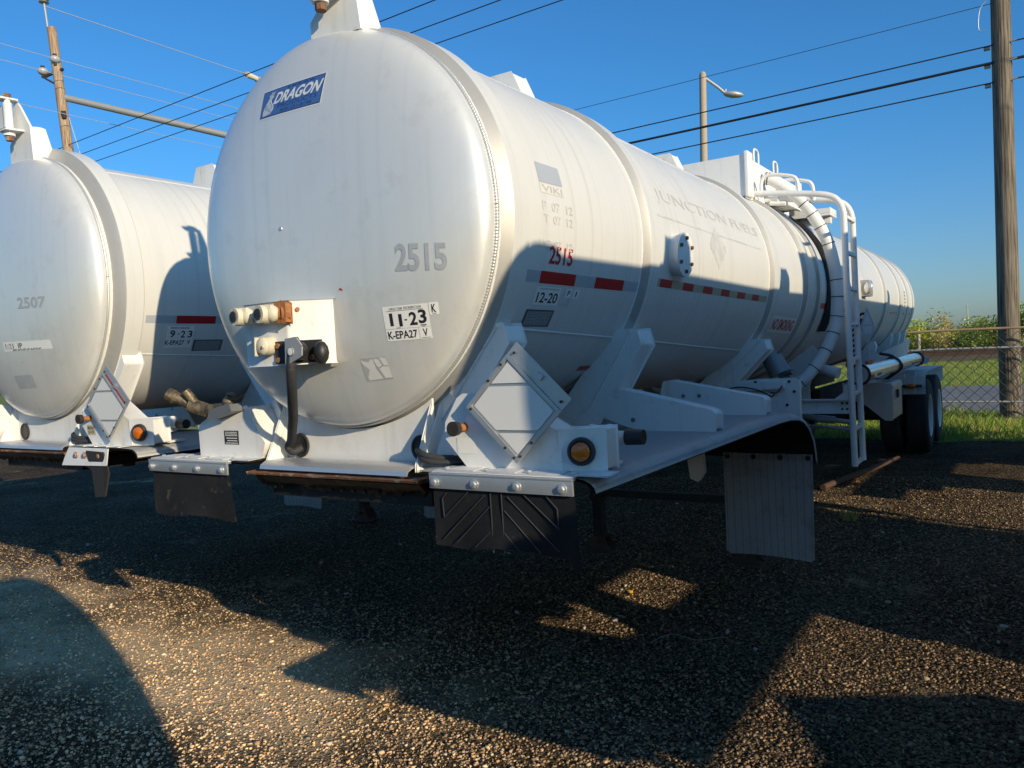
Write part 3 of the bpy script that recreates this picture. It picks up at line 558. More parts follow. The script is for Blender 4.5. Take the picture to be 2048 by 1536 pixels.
def make_landing(root):
    bm = B(); box(bm, -.62, .62, 3.62, 3.68, .46, .52); obj('landing_crossbar', bm, darksteel, root)
    for s in (-1, 1):
        bm = B(); box(bm, s*.62-.055, s*.62+.055, 3.6, 3.71, .42, 1.3); box(bm, s*.62-.042, s*.62+.042, 3.612, 3.698, .1, .42); lg = obj('landing_leg', bm, darksteel, root, bevel=.004)
        bm = B(); box(bm, s*.62-.13, s*.62+.13, 3.54, 3.77, .003, .012)
        for q in (-1, 1): prism(bm, [(s*.62-.12, 3.655+q*.06, .0125), (s*.62+.12, 3.655+q*.06, .0125), (s*.62+.05, 3.655+q*.06, .12), (s*.62-.05, 3.655+q*.06, .12)], (0, .008, 0))
        cyl(bm, (s*.62, 3.55, .085), (s*.62, 3.76, .085), .02, seg=12); obj('foot', bm, [rustpipe], lg)
        bm = B(); prism(bm, [(s*.42, 3.8, 1.385), (s*1.0, 3.8, 1.40), (s*1.015, 3.8, 1.385), (s*1.02, 3.8, .86), (s*.56, 3.8, .86), (s*.42, 3.8, 1.1)], (0, .012, 0)); box(bm, min(s*.93, s*1.02), max(s*.93, s*1.02), 3.813, 3.87, .86, 1.385); wing = obj('brace_plate', bm, white, root, bevel=.003)
        bm = B()
        for x, z in ((.7, 1.375), (.95, 1.375), (.985, 1.3), (.93, 1.2)): hexbolt(bm, (s*x, 3.799, z), (0, -1, 0), .012, .008)
        obj('plate_bolt', bm, darksteel, wing)
        bm = B(); prism(bm, [(s*.55, 3.74, 1.31), (s*.92, 3.74, 1.33), (s*.92, 3.74, 1.375), (s*.55, 3.74, 1.36)], (0, .05, 0)); obj('cross_angle', bm, white, root, bevel=.003)
        if s > 0:
            bm = B(); tube(bm, smoothpath([(.50, 3.72, 1.33), (.60, 3.72, 1.345), (.72, 3.72, 1.325), (.80, 3.72, 1.29), (.84, 3.72, 1.27), (.86, 3.72, 1.295), (.83, 3.72, 1.30), (.88, 3.72, 1.30), (.92, 3.72, 1.35)], 8), .005, 6); obj('loose_wire', bm, black, wing)
    bm = B(); cyl(bm, (.30, 3.2, 1.22), (.30, 3.2, 1.49), .025, seg=12); box(bm, .22, .42, 3.17, 3.23, 1.49, 1.51); prism(bm, [(.24, 3.22, 1.40), (.34, 3.22, 1.49), (.30, 3.22, 1.49), (.20, 3.22, 1.40)], (0, .9, 0)); obj('crank_bracket', bm, white, root)
    bm = B(); cyl(bm, (.80, 4.13, 1.42), (.74, 4.13, 1.55), .085, .08, 22); ball(bm, (.73, 4.12, 1.56), .06, 14); cyl(bm, (.8, 4.13, 1.42), (.86, 4.13, 1.38), .03, seg=12); cyl(bm, (.84, 4.1, 1.42), (.92, 4.05, 1.44), .022, seg=12); obj('valve_dome', bm, platem, root, smooth=50)

def make_manway(root):
    # dam box on top with lifting loops, vent hose, walkway
    bm = B(); prism(bm, [(-.45, 4.62, 2.95), (.45, 4.62, 2.95), (.45, 4.62, 3.30), (-.45, 4.62, 3.30)], (0, .014, 0)); prism(bm, [(.435, 4.635, 2.93), (.435, 4.635, 3.285), (.435, 6.4, 3.285), (.435, 6.4, 2.93)], (.012, 0, 0)); prism(bm, [(-.45, 4.635, 2.93), (-.45, 4.635, 3.285), (-.45, 6.4, 3.285), (-.45, 6.4, 2.93)], (.012, 0, 0)); box(bm, -.45, .447, 6.4, 6.414, 2.93, 3.285)
    dm = obj('spill_dam', bm, white, root, bevel=.002)
    bm = B()
    for y in (4.60, 6.36): box(bm, .4475, .475, y, y+.16, 2.94, 3.325)
    obj('dam_corner_post', bm, white, dm, bevel=.004)
    bm = B()
    for y in (4.98, 5.62): tube(bm, smoothpath([(.44, y-.07, 3.285), (.44, y-.07, 3.37), (.44, y-.04, 3.40), (.44, y+.04, 3.40), (.44, y+.07, 3.37), (.44, y+.07, 3.285)], 5), .011, 8)
    obj('lifting_loop', bm, white, dm)
    bm = B(); box(bm, .4475, .62, 5.18, 5.82, 2.965, 2.99); box(bm, .60, .625, 5.18, 5.82, 2.93, 2.964); 
    for k in range(6): box(bm, .45, .6, 5.22+k*.1, 5.25+k*.1, 2.93, 2.9645)
    cyl(bm, (.5, 5.17, 2.94), (.64, 5.17, 2.92), .02, seg=12); obj('step_tray', bm, white, root)
    bm = B(); box(bm, .52, .86, 5.95, 6.03, 2.80, 2.86); box(bm, .5, .88, 5.85, 6.15, 2.865, 2.885); prism(bm, [(.5, 5.85, 2.89), (.88, 5.85, 2.89), (.88, 5.85, 2.93), (.5, 5.85, 2.95)], (0, .012, 0)); box(bm, .868, .88, 5.863, 6.15, 2.886, 2.94); obj('walkway_step', bm, white, root, bevel=.002)
    bm = B()
    hp = smoothpath([(.46, 5.12, 3.17), (.54, 5.13, 3.14), (.64, 5.16, 3.06), (.76, 5.2, 2.94), (.86, 5.24, 2.78), (.95, 5.28, 2.58), (1.0, 5.30, 2.36), (1.02, 5.31, 2.15), (1.015, 5.31, 1.95), (.985, 5.29, 1.75), (.91, 5.22, 1.55), (.80, 5.14, 1.38), (.66, 5.06, 1.24)], 8)
    tube(bm, hp, .053, 20); vh = obj('vent_hose', bm, whitec, root, smooth=60)
    bm = B()
    for k in (3, 5, 26, 31, 36, 42, 54, 60, 67, 73, 79, 86, 92):
        if k >= len(hp)-1: continue
        d = (hp[k+1]-hp[k-1]).normalized(); u, v = frame(d); tube(bm, [hp[k]+(u*cos(t)+v*sin(t))*.0545 for t in [2*pi*j/20 for j in range(21)]], .0042, 6, False)
    obj('hose_clamp', bm, darksteel, vh)
    bm = B(); n = 40          # dark trough panel running over the tank behind the hose
    for k in range(n):
        t0, t1 = radians(66-95*k/n), radians(66-95*(k+1)/n); ra = tR(5.7)+.012
        vs = [bm.verts.new((ra*cos(t), y, tC(5.7)+ra*sin(t))) for t, y in ((t0, 5.62), (t0, 5.95), (t1, 5.95), (t1, 5.62))]; bm.faces.new(vs)
    bmesh.ops.solidify(bm, geom=bm.faces[:], thickness=-.02); obj('cable_trough', bm, darksteel, root)
    # ladder
    bm = B()
    lad = thingpart = None
    for y in (4.82, 5.2): tube(bm, smoothpath([(.45, y, 2.985), (.62, y, 2.965), (.95, y, 2.91), (1.08, y, 2.875), (1.15, y, 2.82), (1.185, y, 2.73), (1.19, y, 2.6), (1.195, y, 1.6), (1.205, y, .595)], 6), .026, 12)
    lad = obj('ladder', bm, white, root, smooth=60)
    for k in range(8):
        bm = B(); z = .61+.296*k; box(bm, 1.183, 1.217, 4.845, 5.175, z-.014, z+.014); obj('rung', bm, white, lad, bevel=.003)
    bm = B()
    for x0, y0 in ((.70, 4.84), (.75, 5.18)): tube(bm, smoothpath([(x0-.18, y0, 2.95), (x0-.18, y0, 3.08), (x0-.12, y0, 3.13), (x0+.05, y0, 3.10), (x0+.12, y0, 3.05), (x0+.13, y0, 2.91)], 5), .016, 8)
    obj('grab_handle', bm, white, lad)
    bm = B(); box(bm, .40, 1.17, 5.0, 5.07, 1.135, 1.147); box(bm, .40, 1.17, 5.0, 5.07, 1.022, 1.034); box(bm, .40, 1.17, 5.035, 5.045, 1.0345, 1.1345)
    prism(bm, [(1.02, 5.02, 1.148), (1.19, 5.02, 1.148), (1.19, 5.02, 1.27), (1.1, 5.02, 1.27), (1.1, 5.02, 1.21)], (0, .03, 0))
    for x in (1.08, 1.12):
        for z in (1.06, 1.11): hexbolt(bm, (x, 5.0345, z), (0, -1, 0), .011, .008, 1)
    obj('ladder_outrigger', bm, [white, darksteel], root)
    bm = B(); cyl(bm, (.85, 5.1, .97), (1.0, 5.12, .955), .035, seg=14); cyl(bm, (1.0, 5.12, .955), (1.14, 5.15, .93), .022, seg=10); cyl(bm, (.74, 5.1, 1.0), (.85, 5.1, .97), .028, seg=14); box(bm, .76, 1.12, 5.3, 5.33, .86, .88); tube(bm, [(.72, 5.2, .90), (1.13, 5.2, .86)], .012, 8); obj('drain_pipe', bm, galv, root)
    bm = B(); prism(bm, [(.3, 5.45, 1.30), (.75, 5.45, 1.62), (.82, 5.45, 1.55), (.72, 5.45, 1.25), (.72, 5.45, 1.05), (.3, 5.45, 1.05)], (0, .02, 0)); cyl(bm, (.80, 5.4, 1.42), (.93, 5.36, 1.38), .05, .045, 16); cyl(bm, (.93, 5.36, 1.38), (1.0, 5.34, 1.36), .05, seg=16); obj('outlet_pipe', bm, white, root, smooth=40)
    # bolted inspection cover
    bm = B(); c = on_shell(-3.2, 1.95, 0); n = Vector((cos(radians(-3.2)), 0, sin(radians(-3.2)))); cyl(bm, c-n*.02, c+n*.032, .112, seg=40); cyl(bm, c+n*.0325, c+n*.043, .122, seg=40); cyl(bm, c+n*.0435, c+n*.055, .122, seg=40); mc = obj('inspection_cover', bm, white, root, bevel=.002); bm = B(); u, v = frame(n)
    for k in range(6): q = c+n*.055+(u*cos(k*pi/3+.5)+v*sin(k*pi/3+.5))*.092; hexbolt(bm, q, n, .012, .012)
    obj('cover_bolt', bm, rustorange if False else rust, mc)

def make_rear(root):
    bm = B(); cyl(bm, (1.06, 6.0, 1.31), (1.06, 10.55, 1.31), .088, seg=32); tb = obj('hose_tube', bm, chrome, root, smooth=50)
    bm = B()
    for y in (6.0, 8.2, 10.5): tube(bm, [(1.06+.096*cos(t), y, 1.31+.096*sin(t)) for t in [2*pi*k/30 for k in range(31)]], .013, 8, False)
    tube(bm, smoothpath([(.92, 8.2, 1.46), (1.06, 8.2, 1.42), (1.16, 8.2, 1.3), (1.06, 8.2, 1.2), (.9, 8.2, 1.1)], 6), .018, 8); obj('tube_strap', bm, rubber, tb)
    bm = B()
    def tmap(y0, y1, a0, a1): return lambda u, v, o: Vector((1.06+(.088+o)*cos(radians(a0+(a1-a0)*v)), y0+(y1-y0)*u, 1.31+(.088+o)*sin(radians(a0+(a1-a0)*v))))
    for y in (6.1, 6.55, 9.3, 9.58, 9.86, 10.14): patch(bm, tmap(y, y+.2, -28, -8), off=.002, n=1, m=4, mi=0); patch(bm, tmap(y+.2, y+.27, -28, -8), off=.002, n=1, m=4, mi=1)
    obj('reflective_tape', bm, [redm, tapew], tb)
    bm = B(); prism(bm, [(.70, 7.1, 1.17), (1.19, 7.1, 1.15), (1.19, 7.1, .76), (1.12, 7.1, .76), (.88, 7.1, .97), (.70, 7.1, .97)], (0, .75, 0)); tbx = obj('tool_box', bm, alu, root, bevel=.006)
    bm = B()
    for k in range(9): box(bm, 1.1905, 1.197, 7.14, 7.80, .80+k*.026, .812+k*.026)
    box(bm, 1.1905, 1.205, 7.12, 7.83, 1.09, 1.13); obj('door_ribs', bm, alu, tbx)
    bm = B(); box(bm, 1.1975, 1.215, 7.42, 7.50, .98, 1.07); obj('door_latch', bm, black, tbx)
    for s in (-1, 1):
        bm = B(); prof = []
        cpts = [(9.62, .86), (9.62, 1.0), (9.65, 1.09), (9.72, 1.135), (9.82, 1.155), (11.9, 1.155), (12.0, 1.13), (12.07, 1.06), (12.1, .9)]
        rows = [[bm.verts.new((s*x, y, z)) for x in (.68, 1.26)] for y, z in cpts]
        for a, b_ in zip(rows, rows[1:]): bm.faces.new((a[0], a[1], b_[1], b_[0]))
        bmesh.ops.solidify(bm, geom=bm.faces[:], thickness=.008); fd = obj('rear_fender', bm, white, root, smooth=30)
        bm = B()
        for x in (.84, 1.0, 1.13): tube(bm, [(s*x, y-.004, z) for y, z in cpts[:5]], .007, 6)
        obj('fender_bead', bm, white, fd)
        bm = B(); box(bm, min(s*.93, s*1.22), max(s*.93, s*1.22), 9.575, 9.611, .955, .99); obj('lamp_strap', bm, rubber, fd)
        bm = B(); ball(bm, (s*1.09, 9.57, .975), .045, 12, (1.4, .6, .7)); obj('amber_lamp', bm, amber, fd)
        for ya in (10.27, 11.52):
            bm = B(); R_ = .515
            for xo in (.975, .645):
                prof2 = [(-.135, .30), (-.14, .40), (-.135, .46), (-.115, R_-.012), (-.10, R_), (.10, R_), (.115, R_-.012), (.135, .46), (.14, .40), (.135, .30), (.13, .29)]
                seg = 56; rws = []
                for (dx, r) in prof2: rws.append([bm.verts.new((s*(xo+.14+dx), ya+r*cos(2*pi*k/seg), R_+r*sin(2*pi*k/seg))) for k in range(seg)])
                for a, b_ in zip(rws, rws[1:]):
                    for k in range(seg): bm.faces.new((a[k], a[(k+1) % seg], b_[(k+1) % seg], b_[k]))
                for gx in (-.06, 0, .06):
                    tube(bm, [(s*(xo+.14+gx), ya+(R_+.001)*cos(2*pi*k/40), R_+(R_+.001)*sin(2*pi*k/40)) for k in range(41)], [.006+.003*(k % 2) for k in range(41)], 5, False)
            wh = obj('wheel', bm, tyre, root, smooth=30)
            bm = B(); seg = 40; prof2 = [(.27, .302), (.275, .295), (.262, .275), (.20, .265), (.13, .25), (.115, .16), (.15, .13), (.20, .11), (.22, .05), (.22, 0.001)]; rws = []
            for dx, r in prof2: rws.append([bm.verts.new((s*(.975+dx), ya+r*cos(2*pi*k/seg), R_+r*sin(2*pi*k/seg))) for k in range(seg)])
            for a, b_ in zip(rws, rws[1:]):
                for k in range(seg): bm.faces.new((a[k], a[(k+1) % seg], b_[(k+1) % seg], b_[k]))
            obj('rim', bm, whitec, wh, smooth=40)
        bm = B(); box(bm, min(s*.42, s*.5), max(s*.42, s*.5), 6.9, 12.3, .92, 1.12); obj('rear_frame_rail', bm, darksteel, root)
        for (y0, zt) in ((9.05, 1.6), (10.48, 1.72), (11.32, 1.75), (11.98, 1.77)):
            bm = B(); prism(bm, [(s*.66, y0, zt), (s*.73, y0, zt), (s*.75, y0, zt-.07), (s*.62, y0, 1.15), (s*.4, y0, 1.15)], (0, .14, 0)); obj('rear_support', bm, white, root, bevel=.006)
        bm = B(); prism(bm, [(s*.45, 8.8, 1.15), (s*.76, 8.8, 1.52), (s*.80, 8.8, 1.45), (s*.80, 8.8, 1.15)], (0, .02, 0)); prism(bm, [(s*.62, 8.82, 1.15), (s*.80, 8.82, 1.43), (s*.78, 12.3, 1.60), (s*.68, 12.3, 1.15)], (s*.012, 0, 0)); obj('side_skirt', bm, white, root)
    bm = B(); cyl(bm, (-.6, 10.27, .515), (.6, 10.27, .515), .07, seg=16); cyl(bm, (-.6, 11.52, .515), (.6, 11.52, .515), .07, seg=16); box(bm, -.3, .3, 10.7, 11.1, .6, .92); cyl(bm, (.25, 9.3, .7), (.25, 9.6, .7), .13, seg=20); cyl(bm, (-.25, 9.3, .7), (-.25, 9.6, .7), .13, seg=20); obj('axle', bm, darksteel, root)
    bm = B(); cyl(bm, (.95, 12.25, 1.24), (1.0, 12.15, 1.24), .065, .07, 22); cyl(bm, (.90, 12.35, 1.24), (.95, 12.25, 1.24), .05, seg=16); obj('hose_end_cap', bm, galv, root, smooth=40)
    bm = B(); box(bm, -1.2, 1.2, 12.5, 12.62, .55, .68); obj('rear_bumper', bm, white, root, bevel=.005)
    # side work lamp, valve, rear placard, gauge bracket
    bm = B(); c = on_shell(2, 7.5, 0); box(bm, .86, .96, 7.38, 7.62, 2.13, 2.31); wl = obj('work_lamp', bm, galv, root, bevel=.01); bm = B(); box(bm, .9605, .966, 7.41, 7.59, 2.15, 2.29); ball(bm, (.955, 7.37, 2.22), .06, 12, (.8, .3, 1.2)); obj('lamp_face', bm, lampglass, wl)
    bm = B(); tube(bm, [(.92+.05*cos(t), 7.18, 1.87+.06*sin(t)) for t in [2*pi*k/20 for k in range(21)]], .014, 8, False); cyl(bm, (.86, 7.2, 1.85), (.93, 7.16, 1.84), .035, seg=14); obj('valve_wheel', bm, black, root)
    bm = B(); d = [(1.05, 6.62, 1.98), (1.12, 6.62, 1.78), (1.05, 6.62, 1.58), (.98, 6.62, 1.78)]; prism(bm, d, (0, .012, 0)); box(bm, 1.04, 1.055, 6.635, 6.65, 1.36, 1.6); pz = obj('rear_placard', bm, alu, root, bevel=.002); bm = B(); prism(bm, [(1.05, 6.619, 1.93), (1.095, 6.619, 1.80), (1.005, 6.619, 1.80)], (0, -.004, 0)); prism(bm, [(1.10, 6.619, 1.785), (1.08, 6.619, 1.70), (1.02, 6.619, 1.70), (1.0, 6.619, 1.785)], (0, -.004, 0)); obj('placard_leaf', bm, whitec, pz)
    bm = B(); cyl(bm, (1.04, 6.6, 1.40), (1.075, 6.58, 1.40), .035, seg=16); ball(bm, (1.055, 6.57, 1.40), .035, 10); obj('amber_lamp', bm, amber, root)
    bm = B()
    for k in range(6): prism(bm, [(.84, 6.7, 1.45+k*.055), (.93, 6.7, 1.52+k*.055), (.93, 6.7, 1.545+k*.055), (.84, 6.7, 1.475+k*.055)], (0, .02, 0))
    prism(bm, [(.80, 6.725, 1.35), (.96, 6.725, 1.5), (.96, 6.725, 1.86), (.88, 6.725, 1.8)], (0, .01, 0), 1); obj('vent_panel', bm, [whitec, black], root)

# ------------------------------------------------------------------ lettering and stickers
def cal(tl, br): return rect(tl, br, lambda y, th, o: on_shell(th, y, o))       # (y, theta) rectangle on the flank
def hal(tl, br): return rect(tl, br, on_head)
def decals_main(shell, head):
    mp = quadmap([(-0.266, 2.870), (0.121, 2.865), (0.090, 2.748), (-0.289, 2.758)], on_head)
    def dragon(bm):
        patch(bm, mp, -.012, 1.015, -.05, 1.03, .0022, 24, 8, 1); patch(bm, mp, 0, 1, 0, 1, .0030, 24, 8, 2); patch(bm, mp, .012, .988, .035, .965, .0038, 24, 8, 0)
        text(bm, "DRAGON", mp, .24, .965, .42, .83, .0052, .03, 4, 1, shear=.06); text(bm, "PRODUCTS", mp, .30, .93, .24, .39, .0050, 0, 2, 2); text(bm, "800-231-8198", mp, .36, .86, .075, .18, .0050, 0, 2, 2)
        lines(bm, mp, 1, .42, .86, .87, .95, .0050, 2, 3)
        e = [(.05, .06), (.19, .10), (.215, .26), (.20, .40), (.17, .52), (.175, .64), (.205, .72), (.20, .80), (.225, .93), (.18, .86), (.165, .93), (.145, .84), (.115, .80), (.135, .74), (.115, .62), (.09, .52), (.06, .38), (.045, .20)]
        polypatch(bm, mp, e, .0050, 3); tube(bm, [mp(.19+.03*sin(k*.5), .15+.05*k, .005) for k in range(10)], .0016, 5, True, 3)
    decal('maker_decal', [bluem, palewh, navy, paleem], head, dragon)
    decal('unit_number', ghosthead, head, lambda bm: text(bm, "2515", quadmap([(0.450, 2.135), (0.673, 2.116), (0.671, 2.014), (0.444, 2.029)], on_head), bold=.03))
    ins = quadmap([(0.361, 1.898), (0.570, 1.899), (0.569, 1.766), (0.370, 1.764)], on_head)
    def insp(bm):
        patch(bm, ins, 0, 1, .345, 1, .003, 8, 6, 0); patch(bm, ins, 0, .74, 0, .335, .003, 8, 4, 0); patch(bm, ins, .752, 1.0, 0, .335, .003, 4, 4, 0); patch(bm, ins, 1.02, 1.21, .66, 1.01, .003, 4, 4, 0)
        text(bm, "CARGO TANK TEST/INSPECTION", ins, .15, .86, .885, .955, .0042, .0, 1, 1); patch(bm, ins, .08, .9, .855, .866, .0042, 4, 1, 1)
        text(bm, "1", ins, .14, .215, .43, .80, bold=.0, mi=1); patch(bm, ins, .165, .215, .43, .80, .0045, 1, 3, 1); text(bm, "1", ins, .345, .42, .40, .76, bold=.0, mi=1); patch(bm, ins, .37, .42, .40, .76, .0045, 1, 3, 1); patch(bm, ins, .475, .53, .56, .60, .0045, 1, 1, 1); text(bm, "2", ins, .58, .75, .41, .79, bold=.03, mi=1); text(bm, "3", ins, .78, .95, .44, .84, bold=.03, mi=1); patch(bm, ins, .80, .93, .385, .41, .0045, 1, 1, 1); patch(bm, ins, .83, .90, .355, .368, .0045, 1, 1, 1); patch(bm, ins, .27, .36, .36, .375, .0045, 1, 1, 1)
        text(bm, "K-EPA27", ins, .04, .71, .05, .28, bold=.02, mi=1); text(bm, "V", ins, .83, .93, .07, .29, bold=.02, mi=1); patch(bm, ins, .79, .97, .03, .042, .0045, 1, 1, 1); text(bm, "K", ins, 1.07, 1.16, .72, .96, bold=.02, mi=1); patch(bm, ins, 1.08, 1.16, .685, .697, .0045, 1, 1, 1)
    decal('inspection_sticker', [stick, ink], head, insp)
    bl = quadmap([(0.217, 1.702), (0.344, 1.706), (0.363, 1.617), (0.234, 1.610)], on_head)
    def peeled(bm):
        polypatch(bm, bl, [(.0, .98), (.08, .9), (.3, .82), (.42, .95), (.5, .9), (.52, .5), (.66, .05), (.12, .02)], .003, 0); polypatch(bm, bl, [(.52, .95), (.72, .9), (.78, .62), (.62, .55), (.56, .7)], .003, 0); polypatch(bm, bl, [(.76, .98), (1.0, .95), (1.02, .6), (.85, .62)], .003, 0); polypatch(bm, bl, [(.64, .5), (.8, .58), (1.02, .56), (1.0, .06), (.74, .06)], .003, 0)
        patch(bm, bl, -.01, 1.02, -.01, 1.0, .0018, 4, 4, 1)
    decal('peeled_sticker', [stickold, ghosthead], head, peeled)
    decal('paint_chip', redm, head, lambda bm: polypatch(bm, hal((0.144, 1.993), (0.168, 1.975)), [(.0, .4), (.3, .95), (.7, .8), (1, .2), (.7, .35), (.4, .5)]))
    bm = B(); cyl(bm, on_head(-0.173, 2.272, -.004), on_head(-0.173, 2.272, .006), .011, .008, 12); obj('head_plug', bm, alu, head)
    # flank
    decal('grey_sticker', greyst, shell, lambda bm: patch(bm, quadmap([(.523, 15.6), (.708, 15.5), (.712, 9.8), (.522, 9.6)], lambda y, t, o: on_shell(t, y, o))))
    def viki(bm): m_ = cal((.522, 9.4), (.715, 6.6)); patch(bm, m_, mi=0); text(bm, "VIKI", m_, .08, .92, .15, .85, mi=1, bold=.01)
    decal('worn_number_sticker', [stickold, greyink], shell, viki)
    for s_, a, b_ in (("P  07  12", (.524, 4.3), (.771, 1.7)), ("T  07  12", (.527, .6), (.766, -1.9)), ("UC  07  12", (.49, -6.6), (.765, -9.0))): decal('test_date', ghost, shell, lambda bm, s_=s_, a=a, b_=b_: text(bm, s_, cal(a, b_)))
    decal('unit_number', redm, shell, lambda bm: text(bm, "2515", cal((.580, -8.1), (.776, -13.2)), bold=.02))
    def tape1(bm):
        m_ = cal((.432, -15.5), (1.487, -18.9)); patch(bm, m_, 0, 1, 0, 1, .002, 20, 4, 0)
        for a, b_ in ((.098, .378), (.556, .84)): patch(bm, m_, a, b_, -.02, 1.02, .0032, 8, 4, 1)
        for v in (.3, .62): patch(bm, m_, 0, 1, v, v+.02, .0025, 20, 1, 2)
    decal('reflective_tape', [tapew, redm, greyst], shell, tape1)
    def t1220(bm):
        m_ = cal((.529, -19.9), (.730, -25.4)); patch(bm, m_, mi=0); text(bm, "CARGO TANK TEST/INSPECTION", m_, .12, .9, .84, .93, .0042, 0, 1, 1); text(bm, "12-20", m_, .08, .92, .12, .70, mi=1, bold=.02)
        p_ = cal((.776, -19.9), (.824, -22.7)); patch(bm, p_, mi=0); text(bm, "P", p_, .28, .75, .2, .8, mi=1); i_ = cal((.842, -20), (.893, -22.8)); patch(bm, i_, mi=0); text(bm, "I", i_, .40, .6, .2, .8, mi=1)
        patch(bm, cal((.735, -21.5), (.83, -25.6)), mi=2, off=.0016)
    decal('inspection_sticker', [stick, ink, ghost], shell, t1220)
    def plate(bm, a=(.50, -26.9), b_=(.725, -32.3)): m_ = cal(a, b_); patch(bm, m_, mi=1, off=.003); patch(bm, m_, .03, .97, .05, .95, .0042, 4, 4, 0); lines(bm, m_, 9, .08, .92, .1, .9, .0052, 2, 8)
    decal('data_plate', [platem, ink, greyink], shell, plate)
    jm = quadmap([(1.79, 22.0), (3.68, 22.2), (3.68, 15.7), (1.79, 15.6)], lambda y, t, o: on_shell(t, y, o))
    def jf(bm):
        text(bm, "JUNCTION FUELS", jm, bold=.0, cuts=6); patch(bm, cal((1.735, 10.8), (3.65, 10.1)), n=24, m=1, off=.0035)
        d = lambda u, v, o: on_shell(4.6+9*(v-.5)*2, 2.67+.16*(u-.5)*2, o); g = 10
        for k in range(g): patch(bm, d, .5-.5*(1-abs(2*(k+.5)/g-1)), .5+.5*(1-abs(2*(k+.5)/g-1)), k/g, (k+1)/g, .0042, 2, 1)
    decal('ghost_lettering', ghost, shell, jf)
    def tape2(bm):
        m_ = cal((1.70, -12.9), (3.79, -16.0)); patch(bm, m_, 0, 1, 0, 1, .0025, 24, 4, 0)
        for k in range(6): a = (1.757-1.70+k*.3325)/2.09; patch(bm, m_, a, a+.08, .02, .98, .0036, 4, 4, 1)
    decal('reflective_tape', [tapey, redm], shell, tape2)
    def nosmoke(bm): m_ = cal((4.10, -22.2), (4.775, -31.8)); patch(bm, m_, n=8, m=8); text(bm, "NO SMOKING", m_, .05, .95, .16, .86, bold=.035, mi=1)
    decal('no_smoking_sign', [stick, redm], shell, nosmoke)
    def tape3(bm):
        m_ = cal((5.42, -11.3), (6.6, -14.6)); patch(bm, m_, 0, .2, 0, 1, .004, 4, 4, 1); patch(bm, m_, .2, .42, 0, 1, .004, 4, 4, 0); patch(bm, m_, .42, .66, 0, 1, .004, 4, 4, 2); patch(bm, m_, .88, 1, 0, 1, .004, 4, 4, 1)
        r_ = cal((9.73, -12.9), (10.40, -14.6)); 
        for k in range(3): patch(bm, r_, k*.38, k*.38+.18, 0, 1, .004, 3, 2, 2)
        patch(bm, cal((11.05, -12.9), (11.2, -14.6)), off=.004, mi=2); patch(bm, cal((11.75, -12.9), (11.88, -14.6)), off=.004, mi=1)
        for k in range(5): patch(bm, cal((11.1, 8.5-k*3.4), (11.2, 7.0-k*3.4)), off=.004, mi=3, n=1, m=1)
    decal('reflective_tape', [tapey, redm, tapeo, ink], shell, tape3)
    decal('red_remnant', redm, shell, lambda bm: patch(bm, cal((1.30, -49.5), (1.44, -52)), off=.004))

def decals_left(shell, head):
    decal('unit_number', ghosthead, head, lambda bm: text(bm, "2507", quadmap([(0.078, 2.186), (0.400, 2.168), (0.400, 2.102), (0.079, 2.114)], on_head), bold=.02))
    s1 = quadmap([(-0.161, 1.918), (0.400, 1.906), (0.416, 1.851), (-0.151, 1.857)], on_head)
    def st(bm): patch(bm, s1); text(bm, "1-21  IP", s1, .05, .43, .28, .82, mi=1, bold=.015); polypatch(bm, s1, [(.02, .25), (.16, .2), (.18, .7), (.1, .8), (.08, .5)], .0052, 2); lines(bm, s1, 2, .2, .8, .02, .22, .0045, 1, 6)
    decal('peeled_sticker', [stick, ink, stickold], head, st)
    decal('metal_sticker', ghosthead, head, lambda bm: patch(bm, quadmap([(-0.084, 1.700), (0.143, 1.702), (0.170, 1.620), (-0.044, 1.618)], on_head)))
    def tp(bm):
        m_ = cal((.43, -15.2), (1.48, -18.6)); patch(bm, m_, 0, 1, 0, 1, .002, 20, 4, 0); patch(bm, m_, .20, .475, -.02, 1.02, .0032, 8, 4, 1)
        for v in (.3, .62): patch(bm, m_, 0, 1, v, v+.02, .0025, 20, 1, 2)
    decal('reflective_tape', [tapew, redm, greyst], shell, tp)
    def t923(bm):
        m_ = cal((.585, -19.9), (.778, -30.2)); patch(bm, m_); lines(bm, m_, 1, .12, .85, .88, .96, .0045, 1, 2); text(bm, "9", m_, .12, .30, .48, .82, mi=1, bold=.02); patch(bm, m_, .40, .48, .63, .67, .0045, 1, 1, 1); text(bm, "2", m_, .52, .68, .48, .80, mi=1, bold=.02); text(bm, "3", m_, .78, .95, .48, .80, mi=1, bold=.02); text(bm, "K-EPA27", m_, .0, .70, .14, .36, mi=1, bold=.02); text(bm, "V", m_, .80, .93, .16, .38, mi=1, bold=.02)
    decal('inspection_sticker', [stick, ink], shell, t923)
    def plate(bm): m_ = cal((.79, -26.4), (1.012, -32)); patch(bm, m_, mi=1, off=.003); patch(bm, m_, .03, .97, .05, .95, .0042, 4, 4, 0); lines(bm, m_, 9, .08, .92, .1, .9, .0052, 2, 8)
    decal('data_plate', [platem, ink, greyink], shell, plate)

